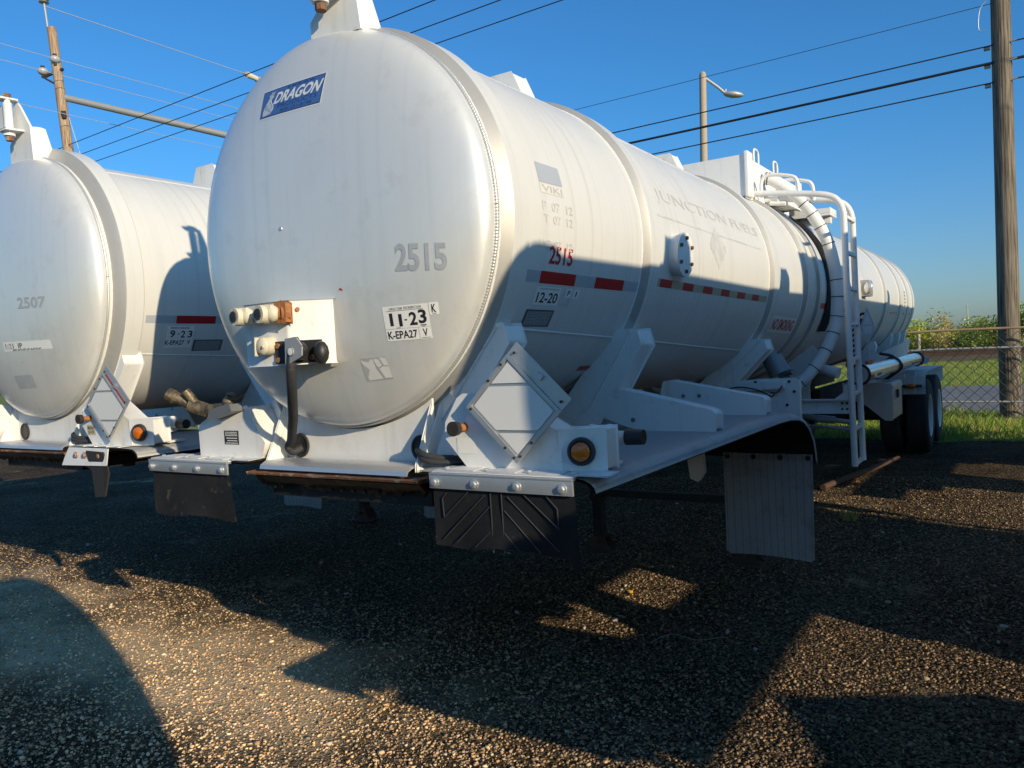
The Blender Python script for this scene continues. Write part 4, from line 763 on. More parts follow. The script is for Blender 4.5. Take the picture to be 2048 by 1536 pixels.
def make_trailer(label, loc, left=False):
    root = thing('tank_trailer', label, 'tank trailer', loc, 'white tank trailers parked side by side')
    shell, head = make_tank(root, left); make_brackets(root, .045 if left else 0); make_front(root, left)
    for s in (1, -1): make_fender(root, s, True, left)
    make_right_box(root, left); make_left_box(root); make_landing(root); make_manway(root); make_rear(root); hanger(root)
    if left: decals_left(shell, head)
    else: make_conn_box(root); decals_main(shell, head)
    return root
def copy_tree(o, parent=None):
    c = o.copy(); COL.objects.link(c); c.parent = parent
    for ch in list(o.children): copy_tree(ch, c)
    return c
main = make_trailer('nearest white tank trailer with a blue decal and red 2515', (0, 0, 0))
left = make_trailer('white tank trailer at the left edge with faded 2507 on its head', (-2.87, .15, .02), True)
def plain_copy(loc, rz, label):
    c = copy_tree(main)
    for ch in list(c.children):
        if ch.name.startswith('hinge_bracket'):
            for q in list(ch.children): bpy.data.objects.remove(q)
            bpy.data.objects.remove(ch)
    c.location = loc; c.rotation_euler = (0, 0, rz); c['label'] = label; return c
T3 = plain_copy((3.9, -.91, .04), 0, 'white tank trailer parked out of view beside the middle one, shading its flank')
for ch in list(T3.children):
    base = ch.name.split('.')[0]; mx = ch.data.vertices[0].co.x if ch.type == 'MESH' else 0
    if base in ('mud_flap', 'hose_box', 'pipe_fitting', 'fitting_clamp', 'cable', 'pipe_stub'):          # front flaps and fittings left off to smooth the shadow it casts
        for q in list(ch.children): bpy.data.objects.remove(q)
        bpy.data.objects.remove(ch)
    elif base in ('fender', 'fender_liner', 'fender_strut', 'flap_bar') and mx > 0: ch.location.z += .07  # right deck raised only to let sun patches reach the ground
T4 = plain_copy((4.05, -14.93, .0), 0, 'white tank trailer parked out of view behind the photographer, rear end towards the row')

def add_blocker(label, x0, x1, prof):  # unseen body added only to block sun and shape the ground shadows
    root = thing('sun_blocker', label, 'blocker', (x0, prof[0][0], 0), 'added blockers out of view that shape the ground shadows'); bm = B(); yb = prof[0][0]
    prism(bm, [(0, y-yb, z) for y, z in prof], (x1-x0, 0, 0)); sh = obj('blocker_body', bm, darksteel, root, bevel=.01)
    bm = B(); y0, y1 = min(p[0] for p in prof)-yb, max(p[0] for p in prof)-yb
    for k in range(5): box(bm, -.06, -.001, y0+.2+(y1-y0-.5)*k/4, y0+.28+(y1-y0-.5)*k/4, .25, min(1.0, prof[2][1]-.1))
    obj('blocker_rib', bm, darksteel, root, bevel=.01)
add_blocker('tall added blocker out of view beyond the right-hand trailer, shaping the ground shade', 6.9, 8.3, [(.66, .15), (.53, 1.2), (.66, 2.5), (2.86, 2.5), (3.0, 1.2), (2.86, .15)])
add_blocker('low added blocker with sloping end, out of view, shaping the ground shade', 5.75, 6.6, [(-1.8, .12), (-1.95, 1.3), (-.65, 1.40), (-.3, 1.5), (.5, 1.2), (.65, .9), (.5, .12)])

# ------------------------------------------------------------------ ground, road, verge
def gravel_mat():
    m = bpy.data.materials.new('gravel_ground'); m.use_nodes = True; n = m.node_tree; b = n.nodes['Principled BSDF']; b.inputs['Roughness'].default_value = .95; b.inputs['Specular IOR Level'].default_value = .03
    tc = n.nodes.new('ShaderNodeTexCoord'); L = n.links.new
    def vor(s, feat='F1'):
        v = n.nodes.new('ShaderNodeTexVoronoi'); v.inputs['Scale'].default_value = s; v.feature = feat; L(tc.outputs['Object'], v.inputs['Vector']); return v
    v1, v2 = vor(75), vor(38)
    nz = n.nodes.new('ShaderNodeTexNoise'); nz.inputs['Scale'].default_value = 1.1; nz.inputs['Detail'].default_value = 8; nz.inputs['Roughness'].default_value = .6; L(tc.outputs['Object'], nz.inputs['Vector'])
    nz2 = n.nodes.new('ShaderNodeTexNoise'); nz2.inputs['Scale'].default_value = .9; nz2.inputs['Detail'].default_value = 9; nz2.inputs['Roughness'].default_value = .68; L(tc.outputs['Object'], nz2.inputs['Vector'])
    sp = n.nodes.new('ShaderNodeSeparateXYZ'); L(tc.outputs['Object'], sp.inputs[0])
    # pale fines with sun and shade painted into their colour: y from about -1.5 to 1.3, fading towards +x
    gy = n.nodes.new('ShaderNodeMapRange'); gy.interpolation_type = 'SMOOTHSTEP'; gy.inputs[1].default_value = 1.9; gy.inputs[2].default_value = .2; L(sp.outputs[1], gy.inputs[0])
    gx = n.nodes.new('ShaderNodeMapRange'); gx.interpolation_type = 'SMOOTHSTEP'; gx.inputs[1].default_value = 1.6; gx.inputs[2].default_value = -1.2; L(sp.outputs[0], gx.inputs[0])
    gz = n.nodes.new('ShaderNodeMapRange'); gz.interpolation_type = 'SMOOTHSTEP'; gz.inputs[1].default_value = -.75; gz.inputs[2].default_value = .35; L(sp.outputs[1], gz.inputs[0])  # colour falls off again where the ground lies in shade
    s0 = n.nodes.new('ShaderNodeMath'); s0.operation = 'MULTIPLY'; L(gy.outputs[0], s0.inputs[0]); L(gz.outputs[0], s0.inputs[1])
    lit_strip = n.nodes.new('ShaderNodeMath'); lit_strip.operation = 'MULTIPLY'; L(s0.outputs[0], lit_strip.inputs[0]); L(gx.outputs[0], lit_strip.inputs[1])
    fin = n.nodes.new('ShaderNodeMath'); fin.operation = 'MULTIPLY_ADD'; L(lit_strip.outputs[0], fin.inputs[0]); fin.inputs[1].default_value = .32; L(nz2.outputs[0], fin.inputs[2])
    r = n.nodes.new('ShaderNodeValToRGB'); L(v1.outputs['Color'], r.inputs[0])
    e = r.color_ramp.elements; e[0].position = .1; e[0].color = (.012, .010, .008, 1); e[1].position = .9; e[1].color = (.25, .18, .11, 1)
    q = r.color_ramp.elements.new(.5); q.color = (.072, .053, .034, 1)
    r2 = n.nodes.new('ShaderNodeMapRange'); r2.inputs[1].default_value = .35; r2.inputs[2].default_value = .72; r2.inputs[3].default_value = .55; r2.inputs[4].default_value = 1.25; L(nz.outputs[0], r2.inputs[0])
    mx = n.nodes.new('ShaderNodeMix'); mx.data_type = 'RGBA'; mx.blend_type = 'MULTIPLY'; mx.inputs[0].default_value = 1; L(r.outputs[0], mx.inputs[6]); L(r2.outputs[0], mx.inputs[7])
    # packed fines where wheels have run, plus the painted sunlit band: paler and smoother
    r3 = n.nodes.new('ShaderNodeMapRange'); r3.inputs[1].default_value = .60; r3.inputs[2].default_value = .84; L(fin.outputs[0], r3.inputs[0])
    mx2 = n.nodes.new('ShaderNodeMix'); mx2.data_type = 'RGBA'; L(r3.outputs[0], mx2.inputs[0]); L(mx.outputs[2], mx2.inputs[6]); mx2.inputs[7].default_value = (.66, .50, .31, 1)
    sh = n.nodes.new('ShaderNodeMath'); sh.operation = 'MULTIPLY'; L(lit_strip.outputs[0], sh.inputs[0]); sh.inputs[1].default_value = .30
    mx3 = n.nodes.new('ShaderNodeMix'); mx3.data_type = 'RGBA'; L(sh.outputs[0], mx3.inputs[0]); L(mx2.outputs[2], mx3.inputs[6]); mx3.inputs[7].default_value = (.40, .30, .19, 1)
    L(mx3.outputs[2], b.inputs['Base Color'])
    ad = n.nodes.new('ShaderNodeMath'); ad.operation = 'MULTIPLY_ADD'; L(v1.outputs['Distance'], ad.inputs[0]); ad.inputs[1].default_value = -1.0; L(v2.outputs['Distance'], ad.inputs[2])
    sc = n.nodes.new('ShaderNodeMath'); sc.operation = 'MULTIPLY'; L(ad.outputs[0], sc.inputs[0]); iv = n.nodes.new('ShaderNodeMapRange'); iv.inputs[3].default_value = 1; iv.inputs[4].default_value = .35; L(r3.outputs[0], iv.inputs[0]); L(iv.outputs[0], sc.inputs[1])
    bp = n.nodes.new('ShaderNodeBump'); bp.inputs['Strength'].default_value = .75; bp.inputs['Distance'].default_value = .012; L(sc.outputs[0], bp.inputs['Height']); L(bp.outputs[0], b.inputs['Normal'])
    return m
def two_tone(name, c1, c2, scale, rough=.9, bump=.3, bs=30):
    return mat(name, c1, rough, noise=[(scale, .4, .65, 1.0, c2)], bump=bump, bscale=bs, spec=.2)
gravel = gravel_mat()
field = two_tone('field_grass', (.14, .22, .03), (.25, .25, .06), .6, bump=.5, bs=18)
asphalt = two_tone('road_surface', (.21, .20, .195), (.17, .165, .165), 2.0, bump=.15, bs=60)
bank = two_tone('dry_bank', (.16, .115, .05), (.085, .07, .03), 1.2, bump=.5, bs=10)
def grid_sheet(name, xs, ys, zf, m):
    bm = B(); g = [[bm.verts.new((x, y, zf(x, y))) for x in xs] for y in ys]
    for j in range(len(ys)-1):
        for i in range(len(xs)-1): bm.faces.new((g[j][i], g[j][i+1], g[j+1][i+1], g[j+1][i]))
    return struct(obj(name, bm, m, smooth=0))
def und(x, y): return .010*sin(x*1.7+y*.6)+.008*sin(y*2.3-x*.9+1)+.006*sin(3.1*x+2.2*y)
far = [-900, -300, -120, -60, -40, -30, -24, -18, -13, -9, -6, -4, -2, 0, 2, 4, 6, 9, 13, 18, 26, 40, 80, 200, 600, 900]
grid_sheet('ground', far, [-900, -200, -60, -20, 0, 8, 11, 13, 15, 17, 25, 40, 60, 120, 300, 900, 1800], lambda x, y: -.03, field)
bm = B(); xs = [-40+.4*k for k in range(201)]; ysl = [-30, -20, -12, -8]+[-6+.25*k for k in range(69)]; r5 = random.Random(3)
edge = {i: 11.75+.18*sin(i*.9)+.12*sin(i*2.3)+.1*r5.random() for i in range(len(xs))}
g = []
for j, y in enumerate(ysl):
    g.append([bm.verts.new((x, y if j < len(ysl)-1 else edge[i], und(x, y)*.5 if j < len(ysl)-1 else -.027)) for i, x in enumerate(xs)])
for j in range(len(ysl)-1):
    for i in range(len(xs)-1): bm.faces.new((g[j][i], g[j][i+1], g[j+1][i+1], g[j+1][i]))
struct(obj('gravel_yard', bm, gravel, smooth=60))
grid_sheet('road', [-300, -60, 0, 60, 300], [16.6, 21, 25.6], lambda x, y: -.022, asphalt)
grid_sheet('dirt_bank', [-300, -60, -20, 0, 20, 60, 300], [47, 49.5, 51.5, 53.5, 56], lambda x, y: {47: -.026, 49.5: .14, 51.5: .22, 53.5: .22, 56: -.026}[y], bank)
for y in (51.7, 53.2):
    bm = B(); prof = [(-.07, 0), (-.07, .02), (-.015, .04), (-.015, .13), (-.035, .14), (-.035, .17), (.035, .17), (.035, .14), (.015, .13), (.015, .04), (.07, .02), (.07, 0)]
    prism(bm, [(-120, y+a, .225+b_*1.6) for a, b_ in prof], (240, 0, 0)); tag(obj('railway_rail', bm, rustpipe), 'rusty rail on the low bank, the one nearer the road' if y < 52 else 'rusty rail on the low bank, the one nearer the bushes', 'rail', 'rails on the bank')

def mesh_np(name, V, F, mats, cols=None, nper=None, matidx=None, smooth=False):
    me = bpy.data.meshes.new(name); k = F.shape[1]
    me.vertices.add(len(V)); me.vertices.foreach_set('co', V.astype(np.float32).ravel())
    me.loops.add(F.size); me.loops.foreach_set('vertex_index', F.astype(np.int32).ravel())
    me.polygons.add(len(F)); me.polygons.foreach_set('loop_start', np.arange(0, F.size, k, dtype=np.int32))
    if matidx is not None: me.polygons.foreach_set('material_index', matidx.astype(np.int32))
    for m in mats: me.materials.append(m)
    if cols is not None:
        a = me.color_attributes.new('tint', 'FLOAT_COLOR', 'POINT'); a.data.foreach_set('color', np.c_[cols, np.ones(len(cols))].astype(np.float32).ravel())
    if smooth: me.polygons.foreach_set('use_smooth', np.ones(len(F), bool))
    me.update(calc_edges=True); me.validate()
    o = bpy.data.objects.new(name, me); COL.objects.link(o); return o
def tint_mat(name, rough=.85, trans=0.0, spec=.25):
    m = bpy.data.materials.new(name); m.use_nodes = True; n = m.node_tree; b = n.nodes['Principled BSDF']; b.inputs['Roughness'].default_value = rough; b.inputs['Specular IOR Level'].default_value = spec
    a = n.nodes.new('ShaderNodeAttribute'); a.attribute_name = 'tint'; n.links.new(a.outputs['Color'], b.inputs['Base Color'])
    if trans:
        t = n.nodes.new('ShaderNodeBsdfTranslucent'); n.links.new(a.outputs['Color'], t.inputs[0]); mx = n.nodes.new('ShaderNodeMixShader'); mx.inputs[0].default_value = trans
        n.links.new(b.outputs[0], mx.inputs[1]); n.links.new(t.outputs[0], mx.inputs[2]); n.links.new(mx.outputs[0], n.nodes['Material Output'].inputs[0])
    return m
nr = np.random.default_rng(11)
stone_m = tint_mat('stone', 1.0, 0, .0); leaf_m = tint_mat('leaf', .6, .35); grass_m = tint_mat('grass_blade', .6, .35)
def stones(name, n, rmax, smin, smax, a0=1.05, a1=3.35, light=.0):
    r = .35+rmax*nr.random(n)**1.15; a = a0+(a1-a0)*nr.random(n); cx, cy = CAM_LOC.x+r*np.cos(a), CAM_LOC.y+r*np.sin(a)
    k = (cy < 11.7); cx, cy, r = cx[k], cy[k], r[k]; n = len(cx)
    s = smin+(smax-smin)*nr.random(n)**2.2
    cube = np.array([(x, y, z) for x in (-1, 1) for y in (-1, 1) for z in (-1, 1)], float); cube /= np.linalg.norm(cube, axis=1)[:, None]
    V = cube[None]*(.75+.5*nr.random((n, 8, 1)))+.22*nr.standard_normal((n, 8, 3)); sc = np.stack([.8+.6*nr.random(n), .7+.5*nr.random(n), .55+.4*nr.random(n)], 1)
    V = V*sc[:, None]*s[:, None, None]; t = nr.random(n)*2*np.pi; c_, s_ = np.cos(t), np.sin(t)
    V = np.stack([V[..., 0]*c_[:, None]-V[..., 1]*s_[:, None], V[..., 0]*s_[:, None]+V[..., 1]*c_[:, None], V[..., 2]], 2)
    z = .5*(.010*np.sin(cx*1.7+cy*.6)+.008*np.sin(cy*2.3-cx*.9+1)+.006*np.sin(3.1*cx+2.2*cy))
    V[..., 0] += cx[:, None]; V[..., 1] += cy[:, None]; V[..., 2] += (z+s*.22)[:, None]
    q = np.array([(0, 1, 3, 2), (4, 6, 7, 5), (0, 4, 5, 1), (2, 3, 7, 6), (0, 2, 6, 4), (1, 5, 7, 3)])
    F = (q[None]+8*np.arange(n)[:, None, None]).reshape(-1, 4)
    pal = np.array([(.26, .165, .085), (.35, .235, .125), (.13, .085, .05), (.25, .18, .115), (.38, .22, .10), (.17, .135, .10), (.42, .31, .19), (.28, .13, .055)]); pal = pal*.45+np.array([.235, .172, .108])*.55; pale = np.clip((1.9-cy)/1.6, 0, 1)*np.clip((1.9-cx)/2.6, 0, 1)*(.35+.65*np.clip((cx*.35+cy+1.6)/1.0, 0, 1)); ci = pal[nr.integers(0, len(pal), n)]*(.72+1.25*nr.random((n, 1))**1.6)*(.78+1.7*pale[:, None])  # painted light: stones brighter on the sunlit ground, dimmer towards the shaded corner
    ci = ci*(1-light)+light*np.array([.50, .46, .40]); C = np.repeat(ci, 8, 0)
    o = mesh_np(name, V.reshape(-1, 3), F, [stone_m], C); o['kind'] = 'stuff'; o['label'] = 'loose brown gravel scattered over the yard' if not light else 'larger pale stones lying in the gravel'; o['category'] = 'gravel'; return o
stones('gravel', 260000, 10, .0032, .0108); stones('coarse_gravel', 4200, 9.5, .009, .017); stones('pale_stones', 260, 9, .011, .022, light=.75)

def grass(name, n, x0, x1, y0, y1, h0, h1, pal, label, zb=-.03):
    x = x0+(x1-x0)*nr.random(n); y = y0+(y1-y0)*nr.random(n); cl = .6+.8*np.clip(.5+.5*np.sin(x*1.9+1.3*np.sin(y*1.3))+.25*nr.standard_normal(n), 0, 1); h = (h0+(h1-h0)*nr.random(n))*cl; w = .004+.004*nr.random(n)
    a = nr.random(n)*2*np.pi; lean = .35*nr.standard_normal((n, 2))*h[:, None]; dx, dy = np.cos(a)*w, np.sin(a)*w; z = np.full(n, zb)
    V = np.stack([np.stack([x-dx, y-dy, z], 1), np.stack([x+dx, y+dy, z], 1), np.stack([x+dx*.5+lean[:, 0]*.5, y+dy*.5+lean[:, 1]*.5, z+h*.65], 1), np.stack([x+lean[:, 0], y+lean[:, 1], z+h], 1)], 1)
    F = np.arange(4*n).reshape(n, 4); pal = np.array(pal); C = np.repeat(pal[nr.integers(0, len(pal), n)]*(.7+.6*nr.random((n, 1))), 4, 0)
    o = mesh_np(name, V.reshape(-1, 3), F, [grass_m], C); o['kind'] = 'stuff'; o['label'] = label; o['category'] = 'grass'; return o
GP = [(.22, .36, .045), (.29, .41, .06), (.17, .29, .045), (.38, .36, .09), (.42, .33, .12)]
grass('verge_grass', 42000, -9, 6, 11.7, 16.7, .05, .16, GP, 'lush short grass along the fence foot')
grass('meadow_grass', 60000, -12, 8, 25.7, 47, .03, .12, GP, 'bright grass beyond the road')
for i, (x, y) in enumerate(((1.03, 5.44), (1.25, 5.2), (.9, 5.9), (-1.9, 3.0), (1.6, 6.3))): 
    if i == 0: grass('weed_tufts', 70, x-.06, x+.06, y-.06, y+.06, .03, .09, GP[2:], 'small weeds growing in the gravel', 0)

# ------------------------------------------------------------------ fence, poles, wires, lamp, trees
FY = lambda x: 14.65+.10*(x-1)
fence = thing('chain_link_fence', 'chain link fence with rusty top rail and two lower rails behind the trailers', 'fence', (1, FY(1), -.03))
def fobj(name, bm, m): o = obj(name, bm, m); o.parent = fence; o.matrix_parent_inverse = Matrix.Translation(-Vector((1, FY(1), -.03))); return o
X0, X1 = -14.6, 6.4
for z, r, m in ((1.69, .024, galvrust), (1.34, .021, galv), (.345, .019, galv)):
    bm = B(); tube(bm, [(X0+(X1-X0)*k/40, FY(X0+(X1-X0)*k/40), z+.012*sin(k*.9)) for k in range(41)], r, 10); fobj('rail', bm, m)
for k in range(8):
    x = X0+.5+k*2.95-.13*0; bm = B(); cyl(bm, (x, FY(x)+.045, -.05), (x, FY(x)+.045, 1.66), .034, seg=14); fobj('fence_post', bm, tan)
# woven wire: zig-zag strands
step = .10; z0, z1 = .02, 1.66; nz = int((z1-z0)/step); xs = np.arange(-7, X1, step*2); V = []; F = []; cnt = 0; wr = .0062
def strand(p, q):
    d = Vector(q)-Vector(p); u, v = frame(d); out = []
    for c in (p, q):
        for t in (0, 2.094, 4.189): out.append(Vector(c)+(u*cos(t)+v*sin(t))*wr)
    return out
for x in xs:
    for j in range(nz):
        xa, xb = (x-step*.5, x+step*.5) if j % 2 else (x+step*.5, x-step*.5)
        for sx in (0, 1):
            A = (xa if not sx else 2*x+step-xa, 0, z0+j*step); Bq = (xb if not sx else 2*x+step-xb, 0, z0+(j+1)*step)
            A = (A[0], FY(A[0])-.02, A[2]); Bq = (Bq[0], FY(Bq[0])-.02, Bq[2])
            V += strand(A, Bq); F += [(cnt, cnt+1, cnt+4, cnt+3), (cnt+1, cnt+2, cnt+5, cnt+4), (cnt+2, cnt, cnt+3, cnt+5)]; cnt += 6
o = mesh_np('wire_mesh', np.array([tuple(v) for v in V]), np.array(F), [fencew]); o.parent = fence; o.matrix_parent_inverse = Matrix.Translation(-Vector((1, FY(1), -.03)))

def wood_pole_mat(name, c1, c2):
    m = bpy.data.materials.new(name); m.use_nodes = True; n = m.node_tree; b = n.nodes['Principled BSDF']; b.inputs['Roughness'].default_value = .85; L = n.links.new
    tc = n.nodes.new('ShaderNodeTexCoord'); mp = n.nodes.new('ShaderNodeMapping'); mp.inputs['Scale'].default_value = (38, 38, 1.6); L(tc.outputs['Object'], mp.inputs[0])
    t = n.nodes.new('ShaderNodeTexNoise'); t.inputs['Scale'].default_value = 1; t.inputs['Detail'].default_value = 8; L(mp.outputs[0], t.inputs['Vector'])
    r = n.nodes.new('ShaderNodeValToRGB'); L(t.outputs[0], r.inputs[0]); r.color_ramp.elements[0].position = .35; r.color_ramp.elements[1].position = .68; r.color_ramp.elements[0].color = (*c1, 1); r.color_ramp.elements[1].color = (*c2, 1); L(r.outputs[0], b.inputs[0])
    bp = n.nodes.new('ShaderNodeBump'); bp.inputs['Strength'].default_value = .8; bp.inputs['Distance'].default_value = .015; L(t.outputs[0], bp.inputs['Height']); L(bp.outputs[0], b.inputs['Normal']); return m
polem = wood_pole_mat('grey_pole_wood', (.055, .042, .030), (.25, .20, .145)); poleL = wood_pole_mat('pale_pole_wood', (.22, .13, .07), (.50, .37, .25))
rp = thing('utility_pole', 'thick weathered wooden utility pole standing behind the chain link fence', 'utility pole', (2.1, 15.25, -.03))
bm = B(); tube(bm, [(0, 0, -.1), (.012, 0, 3), (.02, 0, 6), (.025, 0, 9), (.03, 0, 12)], [.185, .178, .165, .155, .142], 28); obj('pole_shaft', bm, polem, rp, smooth=60)
bm = B()
for z in (6.93, 6.60, 6.24): box(bm, -.26, -.16, -.06, .06, z-.03, z+.03); cyl(bm, (.1, -.1, z), (.26, -.1, z+.02), .02, seg=8)
tube(bm, smoothpath([(-.19, -.16, 7.75), (-.30, -.17, 7.6), (-.32, -.17, 7.25), (-.2, -.16, 7.2)], 6), .007, 6); obj('pole_hardware', bm, galv, rp)
lp = thing('utility_pole', 'leaning pale wooden pole with insulators rising behind the left trailer', 'utility pole', (-22.3, 11.55, -.03))
Z0 = Vector((-22.3, 11.55, -.03))
bm = B(); tube(bm, [(0, 0, 0), Vector((-22.79, 11.34, 8.72))-Z0, Vector((-23.15, 11.28, 12.75))-Z0], [.19, .155, .135], 22); obj('pole_shaft', bm, poleL, lp, smooth=60)
bm = B(); a = Vector((-23.2, 11.2, 12.6))-Z0; bm2 = B(); cyl(bm2, a, a+Vector((-.10, -.02, .98)), .035, seg=10, mi=0)
for k in range(4): c = a+Vector((-.10, -.02, .95+.09*k)); cyl(bm, c, c+Vector((0, 0, .05)), .15, .09, 18, 1); cyl(bm, c+Vector((0, 0, .05)), c+Vector((0, 0, .09)), .06, seg=14, mi=1)
b0 = Vector((-22.95, 11.33, 11.4))-Z0; b1 = Vector((-23.42, 11.05, 11.22))-Z0; tube(bm2, [b0+Vector((.12, .05, .02)), b1], .05, 8, mi=2); tube(bm2, [b1+Vector((.05, 0, -.03)), Vector((-22.98, 11.3, 10.9))-Z0], .03, 8, mi=2); obj('pole_hardware', bm2, [galv, porcelain, darksteel], lp)
for c in (b0+Vector((.0, -.12, .3)), b1+Vector((0, 0, .18))): ball(bm, c, .16, 16, (1, 1, .75), 1); cyl(bm, c-Vector((0, 0, .2)), c, .05, seg=10, mi=2); cyl(bm, c+Vector((0, 0, .1)), c+Vector((0, 0, .17)), .06, seg=10, mi=2)
cyl(bm, Vector((-22.72, 11.25, 9.85))-Z0, Vector((-22.68, 11.2, 10.05))-Z0, .07, seg=8, mi=2); obj('insulator', bm, [galv, porcelain, darksteel], lp, smooth=45)
bm = B(); d = Vector((-18.70, 14.06, 9.12))-Vector((-22.81, 11.41, 10.53)); s0 = Vector((-22.85, 11.40, 10.53))-Z0; cyl(bm, s0, s0+d*1.5, .105, seg=18); obj('brace_pipe', bm, galv, lp, smooth=45)

def wire(pts, r, m, label, grp, sag=.0):
    pts = [Vector(p) for p in pts]; path = []
    for a, b_ in zip(pts, pts[1:]):
        for k in range(16): t = k/16; q = a.lerp(b_, t); q.z -= sag*4*t*(1-t); path.append(q)
    path.append(pts[-1]); bm = B(); tube(bm, path, r, 6); o = obj('overhead_wire', bm, m, smooth=80); return tag(o, label, 'wire', grp)
G1, G2, G3 = 'dark wires crossing the sky behind the middle tank', 'dark cables strung from the wooden pole at the right', 'bright wires on the leaning pole'
for (a, b_, l) in (((-7.55, 10.83, 9), (-23.49, 11.31, 9), 'uppermost of the three dark wires crossing above the middle tank head'), ((-6.53, 11.70, 9), (-23.77, 12.10, 9), 'middle one of the three dark wires crossing above the middle tank head'), ((-5.53, 12.54, 9), (-24.41, 12.88, 9), 'lowest of the three dark wires crossing above the middle tank head')):
    a, b_ = Vector(a), Vector(b_); d = a-b_; wire([b_-d*1.2, b_, a, a+d*1.3], .011, wirem, l, G1)
for z, r, l, yl in ((7.665, .006, 'thin wire, highest of those tied to the right-hand pole', 15.1), (6.91, .013, 'dark wire below the thinnest one on the right-hand pole', 15.2), (6.59, .026, 'thick bundled black cable tied to the right-hand pole', 15.3), (6.23, .013, 'lowest dark cable tied to the right-hand pole', 15.4)):
    wire([(-70, 15.6, z+.4), (-31, yl+.2, z+.1), (1.93, 15.16, z), (36, 15.2, z+.2)], r, wirem, l, G2, .12)
for (x, za, l, ya, yb) in ((-22.0, 11.35, 'pale wire on the upper round insulator of the leaning pole', 4, 60), (-22.3, 11.0, 'pale wire on the lower round insulator of the leaning pole', 4, 60), (-22.2, 9.8, 'faint lowest pale wire on the leaning pole', 4, 60)):
    wire([(x, -30, za+.2), (x, 11.0, za), (x, 60, za+.1)], .010, wirel, l, G3)
wire([(-23.3, 11.2, 13.45), (-23.63, 19.0, 13.5)], .014, wirel, 'pale wire sloping from the top insulator of the leaning pole', G3)
bm = B(); a = Vector((-23.63, 19.0, 13.5)); d = Vector((-.02, .6, -.05)); cyl(bm, a, a+d*.3, .07, seg=10, mi=0); cyl(bm, a+d*.3, a+d*1.1, .12, .10, 14, 1); cyl(bm, a+d*1.1, a+d*1.2, .13, seg=14, mi=0); cyl(bm, a+d*1.2, a+d*1.9, .12, .08, 14, 1); tube(bm, [a+d*1.9, a+d*30], .014, 6, mi=0)
tag(obj('strain_insulator', bm, [galv, cream]), 'white strain insulator at the end of the pale sloping wire beside the tank head', 'insulator')
wire([(-22.74, 11.4, 9.9), (-21.6, 11.6, 6.2), (-20.2, 11.9, 1.0)], .016, wirel, 'bright guy wire slanting down from the leaning pole', G3)

sl_ = thing('street_lamp', 'tall tan street lamp with a single arm above the spill box', 'street lamp', (-7.25, 25.05, -.03)); q0 = Vector((-7.25, 25.05, -.03))
bm = B(); tube(bm, [(0, 0, 0), Vector((-7.05, 25.44, 11.19))-q0], [.16, .12], 18); ball(bm, Vector((-7.05, 25.44, 11.19))-q0, .12, 12); obj('lamp_post', bm, tan, sl_, smooth=60)
bm = B(); tube(bm, [Vector((-7.03, 25.45, 11.12))-q0, Vector((-6.6, 25.7, 10.72))-q0, Vector((-6.42, 25.83, 10.52))-q0], .05, 10); obj('lamp_arm', bm, galv, sl_)
bm = B(); a = Vector((-6.44, 25.82, 10.50))-q0; u = Vector((.62, .32, -.22)).normalized(); 
tube(bm, [a, a+u*.12, a+u*.35, a+u*.6, a+u*.72], [.07, .15, .19, .13, .03], 14)
for v in bm.verts: v.co.z = a.z+(v.co.z-a.z)*.62+.0
cyl(bm, a+Vector((.06, .02, .04)), a+Vector((.06, .02, .14)), .03, seg=8); obj('lamp_head', bm, galv, sl_, smooth=50)
mast = thing('radio_mast', 'thin dark mast with a short crossbar far beyond the bushes', 'mast', (-2.98, 90, 0))
bm = B(); tube(bm, [(0, 0, 0), (0, 0, 4.2)], .055, 8); box(bm, -.16, .16, -.03, .03, 3.95, 4.0); obj('mast_shaft', bm, galv, mast)

# trees and bushes beyond the railway: many leaf-sized faces on limbs
def tree(name, label, x, y, h, w, n, pal, cat='bush', trunk=.1, leaf=.12, gaps=5, grp=None, low=.05, seed=0):
    r = np.random.default_rng(100+seed); root = thing(name, label, cat, (x, y, -.03), grp); bm = B(); ends = []; rr = random.Random(seed)
    for k in range(gaps):
        a = rr.uniform(0, 2*pi); ww = w*rr.uniform(.15, .5); hh = h*rr.uniform(.45, .93); p1 = Vector((cos(a)*ww*.4, sin(a)*ww*.4, hh*.5)); p2 = Vector((cos(a)*ww, sin(a)*ww, hh)); tube(bm, [(rr.uniform(-.1, .1), rr.uniform(-.1, .1), 0), p1, p2], [trunk, trunk*.6, trunk*.15], 7); ends.append(p2)
        for q in range(2): p3 = p1+Vector((rr.uniform(-.4, .4)*w, rr.uniform(-.4, .4)*w, rr.uniform(.1, .35)*h)); tube(bm, [p1, p3], [trunk*.4, trunk*.1], 5); ends.append(p3)
    obj('trunk', bm, wood, root, smooth=60)
    E_ = np.array([tuple(e) for e in ends]); ci = r.integers(0, len(E_), n); P = E_[ci]+r.standard_normal((n, 3))*np.array([w*.17, w*.17, h*.13]); P[:, 2] = np.clip(P[:, 2], low*h, h*1.03)
    shade = (.65+.7*r.random(len(E_)))[ci]
    nn = r.standard_normal((n, 3)); nn /= np.linalg.norm(nn, axis=1)[:, None]; t = np.cross(nn, r.standard_normal((n, 3))); t /= np.linalg.norm(t, axis=1)[:, None]; b_ = np.cross(nn, t); s = leaf*(.5+r.random((n, 1)))
    V = np.stack([P-t*s, P+b_*s*.45, P+t*s, P-b_*s*.45], 1).reshape(-1, 3); pal = np.array(pal); C = np.repeat(pal[r.integers(0, len(pal), n)]*shade[:, None]*(.8+.4*r.random((n, 1))), 4, 0)
    o = mesh_np('crown', V, np.arange(4*n).reshape(n, 4), [leaf_m], C); o.parent = root; return root
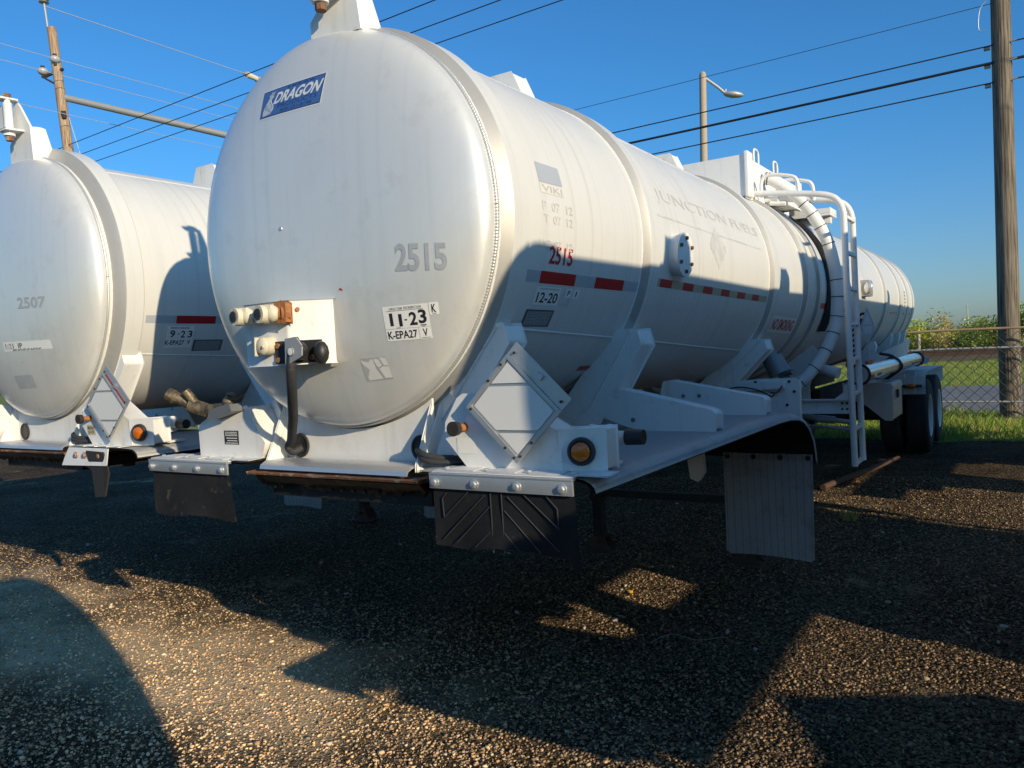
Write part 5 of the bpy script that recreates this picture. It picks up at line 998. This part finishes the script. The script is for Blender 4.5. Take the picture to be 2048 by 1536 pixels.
YG = [(.46, .50, .08), (.55, .54, .10), (.34, .42, .07)]; DG = [(.12, .19, .04), (.19, .27, .05), (.26, .33, .07)]; OG = [(.56, .42, .17), (.48, .42, .13), (.36, .36, .10)]
spots = [('tall feathery pale tree standing above the bushes near the trailer end', 'slender_tree', -2.75, 57.5, 3.2, 1.5, 900, OG, .085, 0), ('bright yellow green bush left of the tall feathery tree', 'roadside_bush', -4.0, 57, 2.5, 1.7, 2400, YG, .09, 1), ('broad yellow green bush below the thin mast', 'roadside_bush', -1.3, 59, 2.45, 3.0, 4200, YG, .09, 2), ('dark green bush in the middle behind the fence rail', 'roadside_bush', -.75, 56.5, 1.6, 2.0, 2600, DG, .08, 3), ('brownish twiggy bush under the feathery tree', 'roadside_bush', -2.5, 56.5, 1.5, 1.6, 1800, OG, .08, 4), ('green bush just left of the thick wooden pole', 'roadside_bush', .35, 58.5, 2.5, 2.0, 3000, YG+DG[2:], .09, 5), ('dark tall bush at the right edge of the picture', 'roadside_bush', 2.2, 58, 3.2, 1.9, 3400, DG+YG[2:], .09, 6), ('low olive bush at the far right behind the pole', 'roadside_bush', 1.3, 56.8, 1.6, 1.8, 2200, DG+OG, .08, 7), ('rounded green bush half hidden by the trailer tyres', 'roadside_bush', -5.4, 58, 2.4, 2.2, 2600, YG+DG, .09, 8)]
for (l, nm, x, y, h, w, n, pal, lf, sd_) in spots: tree(nm, l, x, y, h, w, n, pal, 'tree' if nm == 'slender_tree' else 'bush', .07 if nm != 'slender_tree' else .06, lf, 6 if nm != 'slender_tree' else 5, 'bushes along the far bank' if nm != 'slender_tree' else None, .03 if nm != 'slender_tree' else .3, sd_)
n = 26000; xx = -40+62*nr.random(n); yy = 60.5+3*nr.random(n); hh = 1.55+.3*np.sin(xx*.7)+.4*np.sin(xx*1.9+1); P = np.stack([xx, yy, np.clip(nr.random(n)**.7*hh, 0, None)], 1)
nn = nr.standard_normal((n, 3)); nn /= np.linalg.norm(nn, axis=1)[:, None]; t = np.cross(nn, nr.standard_normal((n, 3))); t /= np.linalg.norm(t, axis=1)[:, None]; b_ = np.cross(nn, t); s = .13*(.5+nr.random((n, 1)))
C = np.repeat(np.array(YG+DG)[nr.integers(0, 6, n)]*(.6+.6*nr.random((n, 1))), 4, 0)
o = mesh_np('thicket', np.stack([P-t*s, P+b_*s*.5, P+t*s, P-b_*s*.5], 1).reshape(-1, 3), np.arange(4*n).reshape(n, 4), [leaf_m], C); o['kind'] = 'stuff'; o['label'] = 'continuous green thicket far behind the bushes'; o['category'] = 'thicket'

# ------------------------------------------------------------------ litter on the gravel
bm = B(); tube(bm, smoothpath([(.50, 6.85, .035), (.6, 7.4, .04), (.78, 8.3, .04), (.95, 9.2, .045)], 8), .034, 12); tag(obj('rusty_pipe', bm, rustpipe, smooth=60), 'long rusty pipe lying on the gravel behind the ladder foot', 'pipe')
yt = thing('yellow_clip', 'small yellow plastic clip lying on the gravel', 'litter', (.13, 2.61, .01)); bm = B(); box(bm, -.022, .014, .012, .026, 0, .016); box(bm, -.012, .006, -.006, .012, .003, .012); cyl(bm, (.0, -.01, .010), (.042, -.042, .008), .007, .004, 8); ball(bm, (.008, -.012, .010), .011, 10); obj('clip_body', bm, yellowm, yt, bevel=.003)
bm = B(); tube(bm, smoothpath([(.62, 1.83, .01), (.70, 1.95, .03), (.85, 1.95, .02), (.98, 2.06, .02)], 8), .0013, 5); tag(obj('thin_wire', bm, galv), 'thin curl of grey wire on the gravel', 'wire')
bm = B(); prism(bm, [(.62, 2.04, .012), (.65, 2.05, .015), (.655, 2.025, .012), (.63, 2.015, .016)], (0, 0, .002)); tag(obj('red_scrap', bm, redm), 'tiny red scrap of plastic in the sunlit gravel patch', 'litter')
